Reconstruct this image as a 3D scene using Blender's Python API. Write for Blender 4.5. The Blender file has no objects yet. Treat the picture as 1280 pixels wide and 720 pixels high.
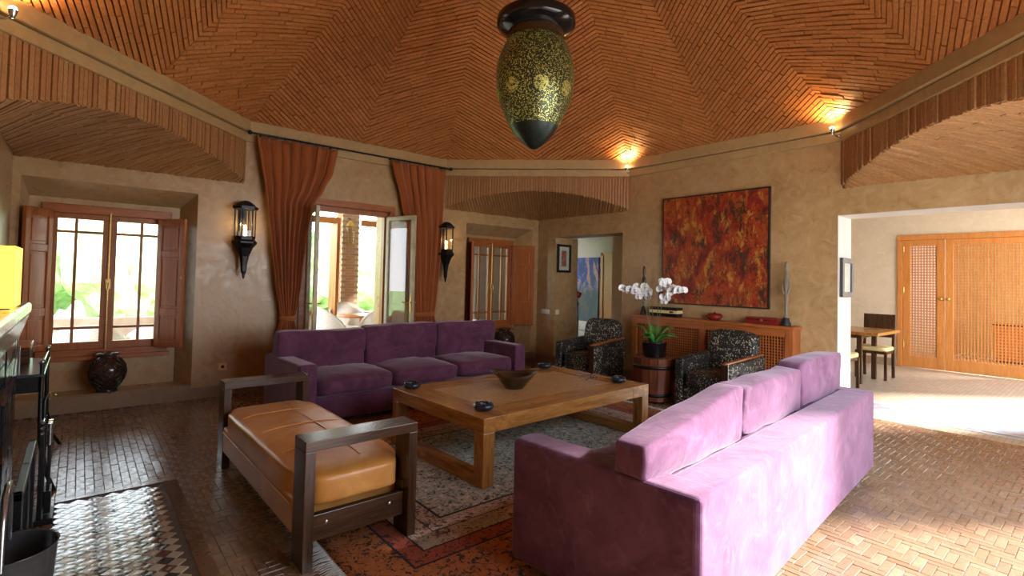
import bpy, bmesh, math, random
from mathutils import Vector, Matrix, noise
random.seed(7)
C = bpy.context.scene
COL = C.collection
PI = math.pi
R = math.radians

# ------------------------------------------------------------------ camera
YAW, ROLL, PITCH = .8716, .0229, .0271
CAMPOS = Vector((-6.15, -6.614, 1.4))
_F = Vector((math.cos(YAW)*math.cos(PITCH), math.sin(YAW)*math.cos(PITCH), math.sin(PITCH)))
_R = Vector((math.sin(YAW), -math.cos(YAW), 0)); _U = _R.cross(_F)
_Rc = _R*math.cos(ROLL) + _U*math.sin(ROLL); _Uc = _U*math.cos(ROLL) - _R*math.sin(ROLL)
cam = bpy.data.cameras.new('camera'); camo = bpy.data.objects.new('camera', cam); COL.objects.link(camo)
mw = Matrix.Identity(4)
for i in range(3):
    mw[i][0] = _Rc[i]; mw[i][1] = _Uc[i]; mw[i][2] = -_F[i]; mw[i][3] = CAMPOS[i]
camo.matrix_world = mw
FPX = 641.68; CYPX = 331.65
cam.sensor_width = 36; cam.lens = FPX/1280*36; cam.shift_y = (CYPX-360)/1280; cam.clip_start = .02; cam.clip_end = 200
C.camera = camo
def proj(P):
    d = Vector(P)-CAMPOS; z = d.dot(_F)
    if z <= .05: return None
    return (640+FPX*d.dot(_Rc)/z, CYPX-FPX*d.dot(_Uc)/z, z)

# ------------------------------------------------------------------ world
W = bpy.data.worlds.new('sky'); C.world = W; W.use_nodes = True
wn = W.node_tree; wn.nodes.clear()
wo = wn.nodes.new('ShaderNodeOutputWorld'); wb = wn.nodes.new('ShaderNodeBackground')
wr = wn.nodes.new('ShaderNodeValToRGB'); wtc = wn.nodes.new('ShaderNodeTexCoord'); wsx = wn.nodes.new('ShaderNodeSeparateXYZ')
wr.color_ramp.elements[0].position = 0.0; wr.color_ramp.elements[0].color = (.96, .97, 1, 1)
wr.color_ramp.elements[1].position = .8; wr.color_ramp.elements[1].color = (.62, .78, 1, 1)
wn.links.new(wtc.outputs['Generated'], wsx.inputs[0]); wn.links.new(wsx.outputs[2], wr.inputs[0])
wn.links.new(wr.outputs[0], wb.inputs[0]); wn.links.new(wb.outputs[0], wo.inputs[0])
wb.inputs[1].default_value = 17.0
sun = bpy.data.lights.new('sun', 'SUN'); sun.energy = 52; sun.angle = R(9); sun.color = (1, .97, .93)
suno = bpy.data.objects.new('sun', sun); COL.objects.link(suno)
suno.rotation_euler = Vector((-.72, .60, -.60)).to_track_quat('-Z', 'Y').to_euler()
def portal(name, loc, rot, sx, sy):
    l = bpy.data.lights.new(name, 'AREA'); l.shape = 'RECTANGLE'; l.size = sx; l.size_y = sy; l.cycles.is_portal = True
    o = bpy.data.objects.new(name, l); COL.objects.link(o); o.location = loc; o.rotation_euler = rot
portal('portal', (-2.7, -6.98, 1.25), (R(90), 0, 0), 3.7, 2.5)          # light enters towards +Y
portal('portal', (-5.9, .5, 1.26), (R(-90), 0, 0), 1.1, 1.6)
portal('portal', (-3.42, .5, 1.15), (R(-90), 0, 0), 1.2, 2.3)
portal('portal', (3.75, -6.98, 1.2), (R(90), 0, 0), 2.8, 2.4)
vs = C.view_settings; vs.view_transform = 'Standard'; vs.look = 'None'; vs.gamma = 1; vs.use_curve_mapping = False
vs.exposure = -.76
C.cycles.use_denoising = True
C.cycles.max_bounces = 8; C.cycles.diffuse_bounces = 3; C.cycles.glossy_bounces = 4; C.cycles.transmission_bounces = 6; C.cycles.transparent_max_bounces = 12
C.cycles.sample_clamp_indirect = 8; C.cycles.caustics_reflective = False; C.cycles.caustics_refractive = False

# ------------------------------------------------------------------ materials
class NT:
    def __init__(s, name):
        s.m = bpy.data.materials.new(name); s.m.use_nodes = True; s.t = s.m.node_tree; s.t.nodes.clear()
        s.out = s.n('ShaderNodeOutputMaterial'); s.b = s.n('ShaderNodeBsdfPrincipled'); s.l(s.b.outputs[0], s.out.inputs[0])
        s.tc = s.n('ShaderNodeTexCoord')
    def n(s, k, **kw):
        n = s.t.nodes.new(k)
        for a, b in kw.items(): setattr(n, a, b)
        return n
    def l(s, a, b): s.t.links.new(a, b)
    def mp(s, scale=(1, 1, 1), rot=(0, 0, 0), src=None):
        n = s.n('ShaderNodeMapping'); n.inputs['Scale'].default_value = scale; n.inputs['Rotation'].default_value = rot
        s.l(src or s.tc.outputs['Object'], n.inputs[0]); return n.outputs[0]
    def noise(s, scale, detail=4, vec=None, rough=.55, dist=0):
        n = s.n('ShaderNodeTexNoise'); n.inputs['Scale'].default_value = scale; n.inputs['Detail'].default_value = detail
        n.inputs['Roughness'].default_value = rough; n.inputs['Distortion'].default_value = dist
        s.l(vec or s.tc.outputs['Object'], n.inputs['Vector']); return n.outputs['Fac']
    def ramp(s, fac, stops, const=False):
        n = s.n('ShaderNodeValToRGB'); cr = n.color_ramp
        if const: cr.interpolation = 'CONSTANT'
        while len(cr.elements) > 1: cr.elements.remove(cr.elements[-1])
        for i, (p, c) in enumerate(stops):
            e = cr.elements[0] if i == 0 else cr.elements.new(p)
            e.position = p; c = c if hasattr(c, '__len__') else (c, c, c); e.color = (*c, 1)
        s.l(fac, n.inputs[0]); return n.outputs[0]
    def mix(s, fac, a, b, mode='MIX'):
        n = s.n('ShaderNodeMix', data_type='RGBA', blend_type=mode)
        for v, i in ((fac, 0), (a, 6), (b, 7)):
            if isinstance(v, (int, float)): n.inputs[i].default_value = v
            elif isinstance(v, tuple): n.inputs[i].default_value = (*v, 1)
            else: s.l(v, n.inputs[i])
        return n.outputs[2]
    def math(s, op, a, b=0.0, c=None):
        n = s.n('ShaderNodeMath', operation=op)
        for v, i in ((a, 0), (b, 1), (c, 2)):
            if v is None: continue
            if isinstance(v, (int, float)): n.inputs[i].default_value = v
            else: s.l(v, n.inputs[i])
        return n.outputs[0]
    def col(s, c):
        if isinstance(c, tuple): s.b.inputs['Base Color'].default_value = (*c, 1)
        else: s.l(c, s.b.inputs['Base Color'])
    def set(s, **kw):
        for k, v in kw.items():
            k = k.replace('_', ' ')
            if isinstance(v, (int, float, tuple)): s.b.inputs[k].default_value = v
            else: s.l(v, s.b.inputs[k])
    def bump(s, h, strength=.3, dist=.01):
        n = s.n('ShaderNodeBump'); n.inputs['Strength'].default_value = strength; n.inputs['Distance'].default_value = dist
        s.l(h, n.inputs['Height']); s.l(n.outputs[0], s.b.inputs['Normal'])
    def rand(s):
        g = s.n('ShaderNodeNewGeometry'); o = s.n('ShaderNodeObjectInfo')
        return s.math('FRACT', s.math('ADD', g.outputs['Random Per Island'], o.outputs['Random']))
    def sepxyz(s, v=None):
        n = s.n('ShaderNodeSeparateXYZ'); s.l(v or s.tc.outputs['Object'], n.inputs[0]); return n.outputs

M = {}
def plain(name, c, rough=.5, metal=0, spec=.5, nz=0, **kw):
    t = NT(name)
    if nz: t.col(t.ramp(t.noise(nz, 5), [(.3, tuple(x*.75 for x in c)), (.7, tuple(min(1, x*1.2) for x in c))]))
    else: t.col(c)
    t.set(Roughness=rough, Metallic=metal); t.b.inputs['Specular IOR Level'].default_value = spec
    t.set(**kw); M[name] = t.m; return t

def tadelakt(name, c1, c2, c3, r0=.28, r1=.55):
    t = NT(name)
    a = t.noise(1.1, 8, rough=.62, dist=.6); b = t.noise(7, 6, rough=.65, dist=1.2); k = t.noise(32, 5)
    c = t.mix(t.ramp(a, [(.3, 0.), (.7, 1.)]), c1, c2)
    c = t.mix(t.ramp(b, [(.45, 0.), (.75, .75)]), c, c3)
    t.col(c); t.set(Roughness=t.ramp(b, [(.3, r0), (.7, r1)]))
    t.bump(t.math('ADD', b, t.math('MULTIPLY', k, .35)), .22, .012); M[name] = t.m
tadelakt('tadelakt', (.35, .205, .085), (.46, .295, .14), (.54, .375, .20), .22, .48)
tadelakt('cornice', (.40, .255, .105), (.48, .32, .145), (.35, .22, .09), .45, .65)
tadelakt('tadelakt_pale', (.56, .44, .31), (.66, .53, .38), (.70, .58, .45), .4, .6)
tadelakt('tadelakt_white', (.74, .68, .62), (.78, .73, .68), (.7, .62, .55), .5, .7)
tadelakt('base_stone', (.20, .12, .065), (.28, .18, .10), (.34, .24, .15), .35, .6)

def brickmat(name, cols, rough=.6, bs=.4, nsc=40):
    t = NT(name); r = t.rand()
    c = t.ramp(r, [(i/(len(cols)-1), c) for i, c in enumerate(cols)])
    n = t.noise(nsc, 5); t.col(t.mix(t.ramp(n, [(.35, .55), (.7, 0.)]), c, tuple(x*.55 for x in cols[0])))
    t.set(Roughness=rough); t.bump(n, bs, .006); M[name] = t.m; return t
brickmat('dome_brick', [(.47, .165, .045), (.55, .205, .06), (.50, .18, .05), (.60, .24, .075), (.53, .19, .05)], .5)
brickmat('arch_brick', [(.42, .19, .065), (.48, .24, .09), (.38, .16, .055), (.50, .27, .11)], .6)
brickmat('pier_brick', [(.62, .34, .2), (.7, .42, .27), (.55, .3, .18)], .8)
plain('mortar', (.24, .075, .022), .9, nz=30)
plain('arch_mortar', (.24, .14, .055), .9, nz=30)
plain('floor_mortar', (.09, .055, .035), .7, nz=30)
def floormat(name, cols):
    t = NT(name); r = t.rand()
    c = t.ramp(r, [(i/(len(cols)-1), c) for i, c in enumerate(cols)])
    n = t.noise(26, 6, rough=.7); n2 = t.noise(1.6, 4)
    c = t.mix(t.ramp(n, [(.4, .5), (.65, 0.)]), c, (.13, .07, .035))
    c = t.mix(t.ramp(n2, [(.35, 0.), (.7, .35)]), c, (.28, .19, .12))
    t.col(c); t.set(Roughness=t.ramp(n, [(.35, .34), (.7, .17)])); t.bump(n, .15, .003); M[name] = t.m
floormat('floor_tile', [(.15, .075, .04), (.21, .115, .065), (.17, .09, .05), (.27, .165, .10), (.19, .10, .055), (.17, .115, .085)])
for nm, c in (('zellige_black', (.012, .014, .016)), ('zellige_brown', (.09, .03, .018)), ('zellige_cream', (.42, .34, .25)), ('zellige_white', (.62, .66, .62)), ('zellige_green', (.16, .19, .15))):
    t = NT(nm); n = t.noise(30, 4); r = t.rand()
    t.col(t.mix(t.math('MULTIPLY', r, .4), c, tuple(min(1, x*1.8+.02) for x in c))); t.set(Roughness=t.ramp(n, [(.3, .08), (.7, .22)]))
    t.bump(t.noise(14, 2), .35, .01); M[nm] = t.m
def eroom_floor():
    t = NT('far_floor'); b = t.n('ShaderNodeTexBrick'); t.l(t.mp((1, 1, 1)), b.inputs[0])
    b.inputs['Color1'].default_value = (.5, .41, .31, 1); b.inputs['Color2'].default_value = (.42, .33, .24, 1); b.inputs['Mortar'].default_value = (.3, .22, .15, 1)
    b.inputs['Scale'].default_value = 1; b.inputs['Mortar Size'].default_value = .004; b.inputs['Brick Width'].default_value = .14; b.inputs['Row Height'].default_value = .05
    t.col(b.outputs[0]); t.set(Roughness=.35); M['far_floor'] = t.m
eroom_floor()
def wood(name, c1, c2, axis='X', rough=.35, sc=1.0, coat=0, gl=14):
    t = NT(name); s = {'X': (1.2, gl, gl), 'Y': (gl, 1.2, gl), 'Z': (gl, gl, 1.2)}[axis]
    v = t.mp(tuple(x*sc for x in s)); n = t.noise(1.6, 8, v, .62, 1.0); f = t.noise(9, 3, v, .7)
    c = t.mix(t.ramp(n, [(.32, 0.), (.66, 1.)]), c1, c2); c = t.mix(t.ramp(f, [(.3, .4), (.6, 0.)]), c, tuple(x*.45 for x in c1))
    t.col(c); t.set(Roughness=rough, Coat_Weight=coat); t.b.inputs['Coat Roughness'].default_value = .15
    t.bump(f, .12, .003); M[name] = t.m
for ax in 'XYZ':
    wood('cedar_'+ax, (.28, .07, .016), (.46, .145, .035), ax, .36)
    wood('teak_'+ax, (.23, .085, .020), (.54, .245, .062), ax, .26, gl=9)
    wood('wenge_'+ax, (.028, .013, .007), (.09, .042, .02), ax, .24, gl=18)
    wood('mahogany_'+ax, (.085, .022, .010), (.20, .055, .022), ax, .28)
    wood('door_'+ax, (.50, .17, .035), (.64, .25, .06), ax, .35)
wood('driftwood', (.17, .13, .09), (.34, .28, .2), 'Z', .8)
def inlay():
    t = NT('table_inlay'); n = t.noise(38, 8, t.mp((1, 1, 1)), .75, 1.5); m = t.noise(5, 4)
    c = t.ramp(n, [(.36, (.10, .04, .012)), (.46, (.34, .16, .05)), (.54, (.62, .40, .17)), (.62, (.22, .09, .03)), (.7, (.5, .28, .1))])
    t.col(t.mix(t.ramp(m, [(.4, 0.), (.7, .5)]), c, (.36, .18, .065))); t.set(Roughness=.33); t.bump(n, .15, .003); M['table_inlay'] = t.m
inlay()
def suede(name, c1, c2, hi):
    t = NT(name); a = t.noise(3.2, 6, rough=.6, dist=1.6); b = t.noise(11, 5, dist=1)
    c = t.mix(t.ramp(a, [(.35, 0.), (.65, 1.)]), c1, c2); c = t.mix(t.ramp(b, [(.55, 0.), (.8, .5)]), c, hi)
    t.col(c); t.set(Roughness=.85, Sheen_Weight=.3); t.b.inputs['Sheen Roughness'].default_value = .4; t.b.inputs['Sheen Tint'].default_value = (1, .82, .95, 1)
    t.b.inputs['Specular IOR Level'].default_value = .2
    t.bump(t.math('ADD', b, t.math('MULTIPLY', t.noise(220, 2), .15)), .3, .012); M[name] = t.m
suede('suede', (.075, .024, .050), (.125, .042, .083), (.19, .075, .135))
suede('suede_lit', (.090, .032, .066), (.155, .064, .118), (.28, .15, .23))  # same suede, paler: daylight on the near sofa put into the colour
def leather():
    t = NT('leather'); v = t.n('ShaderNodeTexVoronoi'); v.inputs['Scale'].default_value = 150; t.l(t.tc.outputs['Object'], v.inputs['Vector'])
    n = t.noise(4, 5, dist=1); t.col(t.mix(t.ramp(n, [(.3, 0.), (.7, 1.)]), (.50, .19, .035), (.66, .32, .085)))
    t.set(Roughness=.34, Coat_Weight=.0); t.bump(t.math('ADD', t.math('MULTIPLY', v.outputs[0], .3), t.noise(9, 3)), .2, .01); M['leather'] = t.m
leather()
def curtain():
    t = NT('curtain'); n = t.noise(160, 3, t.mp((1, 1, .2))); m = t.noise(3, 3)
    t.col(t.mix(m, (.34, .085, .016), (.46, .13, .026))); t.set(Roughness=.8, Sheen_Weight=.25); t.bump(n, .15, .003)
    tr = t.n('ShaderNodeBsdfTranslucent'); tr.inputs[0].default_value = (.5, .15, .03, 1); mx = t.n('ShaderNodeMixShader'); mx.inputs[0].default_value = .18
    t.l(t.b.outputs[0], mx.inputs[1]); t.l(tr.outputs[0], mx.inputs[2]); t.l(mx.outputs[0], t.out.inputs[0]); M['curtain'] = t.m
curtain()
def speckle():
    t = NT('speckle'); v = t.n('ShaderNodeTexVoronoi'); v.inputs['Scale'].default_value = 62; t.l(t.mp((1, 1, .8)), v.inputs['Vector'])
    sep = t.n('ShaderNodeSeparateColor'); t.l(v.outputs['Color'], sep.inputs[0])
    band = t.ramp(t.noise(4.5, 2, dist=.5), [(.40, .28), (.60, .54)])
    spot = t.math('LESS_THAN', v.outputs['Distance'], t.math('MULTIPLY', band, t.math('ADD', .25, t.math('MULTIPLY', sep.outputs[0], .75))))
    t.col(t.mix(spot, (.008, .009, .008), (.50, .44, .33))); t.set(Roughness=.6); M['speckle'] = t.m
speckle()
def iron(name, c, r): 
    plain(name, c, r, .9, nz=60)
iron('iron', (.03, .03, .032), .42); iron('steel', (.45, .46, .47), .25); iron('brass', (.62, .42, .14), .3); iron('verdigris', (.06, .08, .07), .35)
plain('ceramic_blue', (.012, .02, .035), .08, coat=0, Coat_Weight=.5) if False else plain('ceramic_blue', (.012, .02, .035), .08)
plain('bronze', (.075, .045, .022), .22, .5, nz=20)
plain('black_gloss', (.008, .008, .009), .12); plain('black_matte', (.012, .012, .012), .6)
plain('jar_glaze', (.06, .02, .015), .12); plain('red_lacquer', (.17, .014, .011), .25); plain('white_paint', (.75, .74, .72), .5)
plain('switch_plastic', (.78, .76, .7), .4); plain('socket_plastic', (.80, .50, .20), .45); plain('wicker', (.80, .76, .70), .7, nz=90)
plain('petal', (.92, .92, .92), .5, Subsurface_Weight=.1); plain('petal_core', (.5, .12, .2), .5); plain('leaf', (.06, .22, .03), .3, nz=12)
plain('stem', (.10, .13, .04), .5); plain('cream_leather', (.72, .55, .24), .45); plain('pale_paving', (.62, .58, .5), .8, nz=5)
plain('grass', (.30, .42, .16), .9, nz=20); plain('garden_wall', (.5, .36, .26), .9, nz=3); plain('fringe', (.55, .53, .47), .9, nz=60); plain('mat_board', (.72, .68, .6), .7)
plain('frame_black', (.015, .015, .014), .3); plain('gilt', (.36, .32, .16), .4); plain('cream_paint', (.46, .40, .25), .4, nz=10); plain('yellow_cushion', (.5, .38, .12), .8); plain('red_flower', (.7, .05, .03), .6)
plain('beamwhite', (.7, .66, .6), .6); plain('ash', (.03, .028, .026), .9, nz=40); plain('slate', (.05, .055, .06), .25, nz=20)
def foliage():
    t = NT('foliage'); t.col(t.ramp(t.noise(6, 4), [(.3, (.22, .36, .14)), (.7, (.50, .62, .32))])); t.set(Roughness=.6); M['foliage'] = t.m
foliage()
def glass(name, tint=(1, 1, 1), rough=0.0, mixf=.10):
    t = NT(name); g = t.n('ShaderNodeBsdfGlossy'); g.inputs['Roughness'].default_value = rough; tr = t.n('ShaderNodeBsdfTransparent'); tr.inputs[0].default_value = (*tint, 1)
    fr = t.n('ShaderNodeLayerWeight'); fr.inputs[0].default_value = .5; f5 = t.math('ADD', .04, t.math('MULTIPLY', t.math('POWER', fr.outputs['Facing'], 4.0), .9)); mx = t.n('ShaderNodeMixShader')
    t.l(f5, mx.inputs[0]); t.l(tr.outputs[0], mx.inputs[1]); t.l(g.outputs[0], mx.inputs[2]); t.l(mx.outputs[0], t.out.inputs[0]); M[name] = t.m
glass('glass', (.96, .98, .97)); glass('glass_smoke', (.55, .5, .42))
def emis(name, c, s, base=(.8, .7, .5)):
    t = NT(name); t.col(base); t.set(Roughness=.5); t.b.inputs['Emission Color'].default_value = (*c, 1); t.b.inputs['Emission Strength'].default_value = s; M[name] = t.m; return t
emis('bulb', (1, .72, .38), 60); emis('candle_bulb', (1, .7, .35), 12); emis('lamp_shade', (1, .62, .06), 2.6, (.8, .6, .2)); emis('far_shade', (1, .72, .12), 4.5)
def pierced(name, sc, base):
    t = NT(name); v = t.n('ShaderNodeTexVoronoi'); v.inputs['Scale'].default_value = sc; t.l(t.tc.outputs['Object'], v.inputs['Vector'])
    v2 = t.n('ShaderNodeTexVoronoi', feature='F1'); v2.inputs['Scale'].default_value = 7; t.l(t.tc.outputs['Object'], v2.inputs['Vector'])
    thr = t.math('ADD', base, t.math('MULTIPLY', t.math('SINE', t.math('MULTIPLY', v2.outputs['Distance'], 30.)), .09))
    hole = t.math('LESS_THAN', v.outputs['Distance'], thr)
    t.col(t.mix(hole, (.035, .045, .022), (.50, .46, .13))); t.set(Roughness=.33, Metallic=.6)
    t.b.inputs['Emission Color'].default_value = (.75, .66, .16, 1); t.l(t.math('MULTIPLY', hole, .2), t.b.inputs['Emission Strength']); M[name] = t.m
pierced('pierced_metal', 100, .36); pierced('pierced_disc', 130, .55)
def painting():
    t = NT('painting_red'); a = t.noise(3.2, 10, t.mp((1, 1.6, .9)), .78, .4); b = t.noise(6, 10, t.mp((1, 1.5, .8)), .8, .3); c2 = t.noise(4.3, 9, t.mp((1, 2, .8), (.3, 1, 0)), .8, .3)
    c = t.ramp(a, [(.30, (.04, .010, .008)), (.43, (.16, .014, .008)), (.5, (.30, .025, .010)), (.56, (.34, .075, .014)), (.64, (.20, .02, .01)), (.75, (.05, .015, .01))])
    c = t.mix(t.ramp(b, [(.53, 0.), (.58, .9)]), c, (.46, .22, .035)); c = t.mix(t.ramp(c2, [(.51, 0.), (.58, .9)]), c, (.03, .02, .012))
    t.col(c); t.set(Roughness=.4); t.bump(b, .4, .01); M['painting_red'] = t.m
    t = NT('painting_blue'); v = t.mp((1, 1.6, .7), (R(35), 0, 0)); a = t.noise(2.2, 7, v, .7, 1.5)
    c = t.ramp(a, [(.3, (.02, .06, .05)), (.42, (.03, .05, .22)), (.5, (.05, .09, .5)), (.55, (.45, .35, .3)), (.62, (.75, .2, .05)), (.7, (.3, .04, .03)), (.8, (.02, .05, .06))])
    z = t.sepxyz()[2]; c = t.mix(t.ramp(z, [(-.35 + .35, 0.), (.5, 0.)]), c, c); 
    t.col(t.mix(t.ramp(t.math('ADD', z, t.math('MULTIPLY', a, .5)), [(.15, .9), (.45, 0.)]), c, (.05, .10, .10))); t.set(Roughness=.5); M['painting_blue'] = t.m
    t = NT('print_red'); t.col(t.ramp(t.noise(14, 4), [(.35, (.3, .07, .04)), (.65, (.5, .22, .14))])); M['print_red'] = t.m
    t = NT('print_blue'); t.col(t.ramp(t.noise(9, 4), [(.35, (.3, .42, .5)), (.65, (.6, .66, .6))])); M['print_blue'] = t.m
painting()
def rugmat():
    t = NT('rug'); X, Y, Z = t.sepxyz()
    ax = t.math('ABSOLUTE', t.math('SUBTRACT', X, 0.0)); ay = t.math('ABSOLUTE', Y)
    d = t.math('MAXIMUM', t.math('SUBTRACT', ax, 1.30), t.math('SUBTRACT', ay, .68))      # 0 at the field edge, metres outward
    vor = t.n('ShaderNodeTexVoronoi'); vor.inputs['Scale'].default_value = 7; t.l(t.tc.outputs['Object'], vor.inputs['Vector'])
    n1 = t.noise(16, 6, rough=.75, dist=1.5); n2 = t.noise(45, 5, rough=.7, dist=.8); n3 = t.noise(3, 3)
    mot = t.math('SINE', t.math('MULTIPLY', vor.outputs['Distance'], 55.)); mixn = t.math('ADD', t.math('MULTIPLY', t.math('SUBTRACT', t.math('ADD', t.math('MULTIPLY', n1, .5), t.math('MULTIPLY', n2, .5)), .5), 2.7), t.math('ADD', .48, t.math('MULTIPLY', mot, .03)))
    field = t.ramp(mixn, [(.30, (.03, .035, .03)), (.39, (.20, .27, .21)), (.47, (.58, .57, .47)), (.53, (.25, .33, .27)), (.58, (.50, .20, .15)), (.64, (.66, .63, .54))])
    cream = t.ramp(mixn, [(.34, (.04, .035, .035)), (.41, (.44, .16, .11)), (.47, (.58, .52, .40)), (.54, (.25, .30, .22)), (.59, (.52, .44, .33)), (.65, (.40, .14, .12))])
    spots = t.ramp(t.noise(24, 4, rough=.65, dist=1.5), [(.43, 1.), (.48, 0.)])
    orange = t.mix(spots, t.mix(n3, (.36, .10, .02), (.50, .17, .04)), (.03, .018, .015))
    c = t.mix(t.ramp(d, [(0.0, 0.), (.003, 1.)]), field, cream)
    red = t.mix(spots, (.34, .07, .035), (.05, .02, .015))
    # bands
    def band(lo, hi): return t.math('MULTIPLY', t.math('GREATER_THAN', d, lo), t.math('LESS_THAN', d, hi))
    c = t.mix(band(.26, .37), c, red); c = t.mix(band(.37, 3), c, orange)
    for lo, hi in ((-.012, .006), (.11, .118), (.25, .262), (.362, .376)): c = t.mix(band(lo, hi), c, (.018, .014, .016))
    # guard blocks along the middle band
    bl = t.math('MULTIPLY', band(.125, .245), t.math('GREATER_THAN', t.math('SINE', t.math('MULTIPLY', t.math('ADD', X, Y), 15.)), .3))
    c = t.mix(t.math('MULTIPLY', bl, .55), c, (.34, .36, .26))
    c = t.mix(t.ramp(n1, [(.36, .45), (.5, 0.)]), c, (.08, .06, .05))
    t.col(c); t.set(Roughness=.95); t.bump(n2, .5, .008); M['rug'] = t.m
rugmat()
def strip():
    t = NT('mosaic_strip'); v = t.n('ShaderNodeTexVoronoi'); v.inputs['Scale'].default_value = 14; t.l(t.tc.outputs['Object'], v.inputs['Vector'])
    sep = t.n('ShaderNodeSeparateColor'); t.l(v.outputs['Color'], sep.inputs[0])
    t.col(t.ramp(sep.outputs[0], [(0, (.12, .16, .24)), (.3, (.24, .28, .33)), (.55, (.30, .18, .16)), (.7, (.18, .24, .32)), (1, (.35, .36, .36))])); t.set(Roughness=.4); M['mosaic_strip'] = t.m
strip()
# ------------------------------------------------------------------ helpers
class MB:
    def __init__(s): s.v = []; s.f = []; s.sm = []
    def add(s, vs, fs, smooth=False):
        o = len(s.v); s.v += [tuple(v) for v in vs]; s.f += [tuple(i+o for i in f) for f in fs]; s.sm += [smooth]*len(fs); return s
    def box(s, x0, x1, y0, y1, z0, z1, mt=None):
        vs = [(x, y, z) for z in (z0, z1) for y in (y0, y1) for x in (x0, x1)]
        if mt: vs = [tuple(mt @ Vector(v)) for v in vs]
        return s.add(vs, [(0, 2, 3, 1), (4, 5, 7, 6), (0, 1, 5, 4), (2, 6, 7, 3), (0, 4, 6, 2), (1, 3, 7, 5)])
    def bar(s, a, b, w, h=None, up=(0, 0, 1)):
        a, b = Vector(a), Vector(b); d = (b-a).normalized(); h = h or w
        u = Vector(up); 
        if abs(d.dot(u)) > .98: u = Vector((1, 0, 0))
        x = d.cross(u).normalized(); y = x.cross(d)
        vs = [p + x*sx*w/2 + y*sy*h/2 for p in (a, b) for sx, sy in ((-1, -1), (1, -1), (1, 1), (-1, 1))]
        return s.add(vs, [(0, 3, 2, 1), (4, 5, 6, 7), (0, 1, 5, 4), (1, 2, 6, 5), (2, 3, 7, 6), (3, 0, 4, 7)])
    def tube(s, pts, r, n=8, cap=True):
        pts = [Vector(p) for p in pts]; rs = r if hasattr(r, '__len__') else [r]*len(pts)
        vs = []; fs = []; prev = None
        for i, p in enumerate(pts):
            d = (pts[min(i+1, len(pts)-1)]-pts[max(i-1, 0)]).normalized()
            u = Vector((0, 0, 1)) if prev is None else prev
            if abs(d.dot(u)) > .98: u = Vector((1, 0, 0)) if abs(d.x) < .9 else Vector((0, 1, 0))
            x = d.cross(u).normalized(); y = x.cross(d).normalized(); prev = y
            vs += [p + (x*math.cos(2*PI*k/n)+y*math.sin(2*PI*k/n))*rs[i] for k in range(n)]
        for i in range(len(pts)-1):
            for k in range(n): fs.append((i*n+k, i*n+(k+1) % n, (i+1)*n+(k+1) % n, (i+1)*n+k))
        s.add(vs, fs, True)
        if cap: s.add([vs[k] for k in range(n)], [tuple(range(n))[::-1]]); s.add(vs[-n:], [tuple(range(n))])
        return s
    def lathe(s, prof, n=24, c=(0, 0, 0), sx=1, sy=1, smooth=True, ph=0):
        vs = [(c[0]+r*sx*math.cos(2*PI*k/n+ph), c[1]+r*sy*math.sin(2*PI*k/n+ph), c[2]+z) for r, z in prof for k in range(n)]
        fs = [(i*n+k, i*n+(k+1) % n, (i+1)*n+(k+1) % n, (i+1)*n+k) for i in range(len(prof)-1) for k in range(n)]
        if prof[0][0] > 1e-4 : fs.append(tuple(range(n))[::-1]) if False else None
        fs = [f for f in fs if f]
        return s.add(vs, fs, smooth)
    def disc(s, c, r, n=24, axis='Z', flip=False):
        vs = []
        for k in range(n):
            a = 2*PI*k/n; p = (r*math.cos(a), r*math.sin(a))
            vs.append({'Z': (c[0]+p[0], c[1]+p[1], c[2]), 'Y': (c[0]+p[0], c[1], c[2]+p[1]), 'X': (c[0], c[1]+p[0], c[2]+p[1])}[axis])
        return s.add(vs, [tuple(range(n))])
    def prism(s, poly, z0, z1, f=None):
        """poly in 2D, extruded; f maps (a,b,h)->xyz"""
        f = f or (lambda a, b, h: (a, b, h)); n = len(poly)
        vs = [f(a, b, z0) for a, b in poly]+[f(a, b, z1) for a, b in poly]
        return s.add(vs, [tuple(range(n))[::-1], tuple(range(n, 2*n))]+[(k, (k+1) % n, n+(k+1) % n, n+k) for k in range(n)])
    def sphere(s, c, r, n=12, m=8, sc=(1, 1, 1)):
        prof = [(max(1e-5, math.sin(PI*i/m))*r, -math.cos(PI*i/m)*r*sc[2]) for i in range(m+1)]
        return s.lathe(prof, n, c, sc[0], sc[1])
    def mesh(s, name, mat, fix=True):
        me = bpy.data.meshes.new(name); me.from_pydata(s.v, [], s.f); me.polygons.foreach_set('use_smooth', s.sm)
        if fix:
            bm = bmesh.new(); bm.from_mesh(me); bmesh.ops.recalc_face_normals(bm, faces=bm.faces); bm.to_mesh(me); bm.free()
        if mat: me.materials.append(M[mat])
        me.update(); return me
def link(name, me, parent=None, loc=None, bevel=0, seg=2, sub=0):
    o = bpy.data.objects.new(name, me); COL.objects.link(o)
    if parent: o.parent = parent
    if loc: o.location = loc
    if bevel:
        b = o.modifiers.new('b', 'BEVEL'); b.width = bevel; b.segments = seg; b.limit_method = 'ANGLE'; b.angle_limit = R(40)
    if sub:
        b = o.modifiers.new('s', 'SUBSURF'); b.levels = sub; b.render_levels = sub
    return o
def P(name, mb, mat, parent=None, bevel=0, label=None, kind=None, seg=2, sub=0, loc=None, fix=True):
    o = link(name, mb.mesh(name, mat, fix), parent, loc, bevel, seg, sub)
    if label: o['label'] = label
    if kind: o['kind'] = kind
    return o
def T(name, label, cat, loc=(0, 0, 0), rz=0, group=None):
    o = bpy.data.objects.new(name, None); COL.objects.link(o); o.location = loc; o.rotation_euler = (0, 0, rz)
    o['label'] = label; o['category'] = cat; o.empty_display_size = .1
    if group: o['group'] = group
    return o
def tag(o, label, cat, group=None):
    o['label'] = label; o['category'] = cat
    if group: o['group'] = group
    return o
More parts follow.
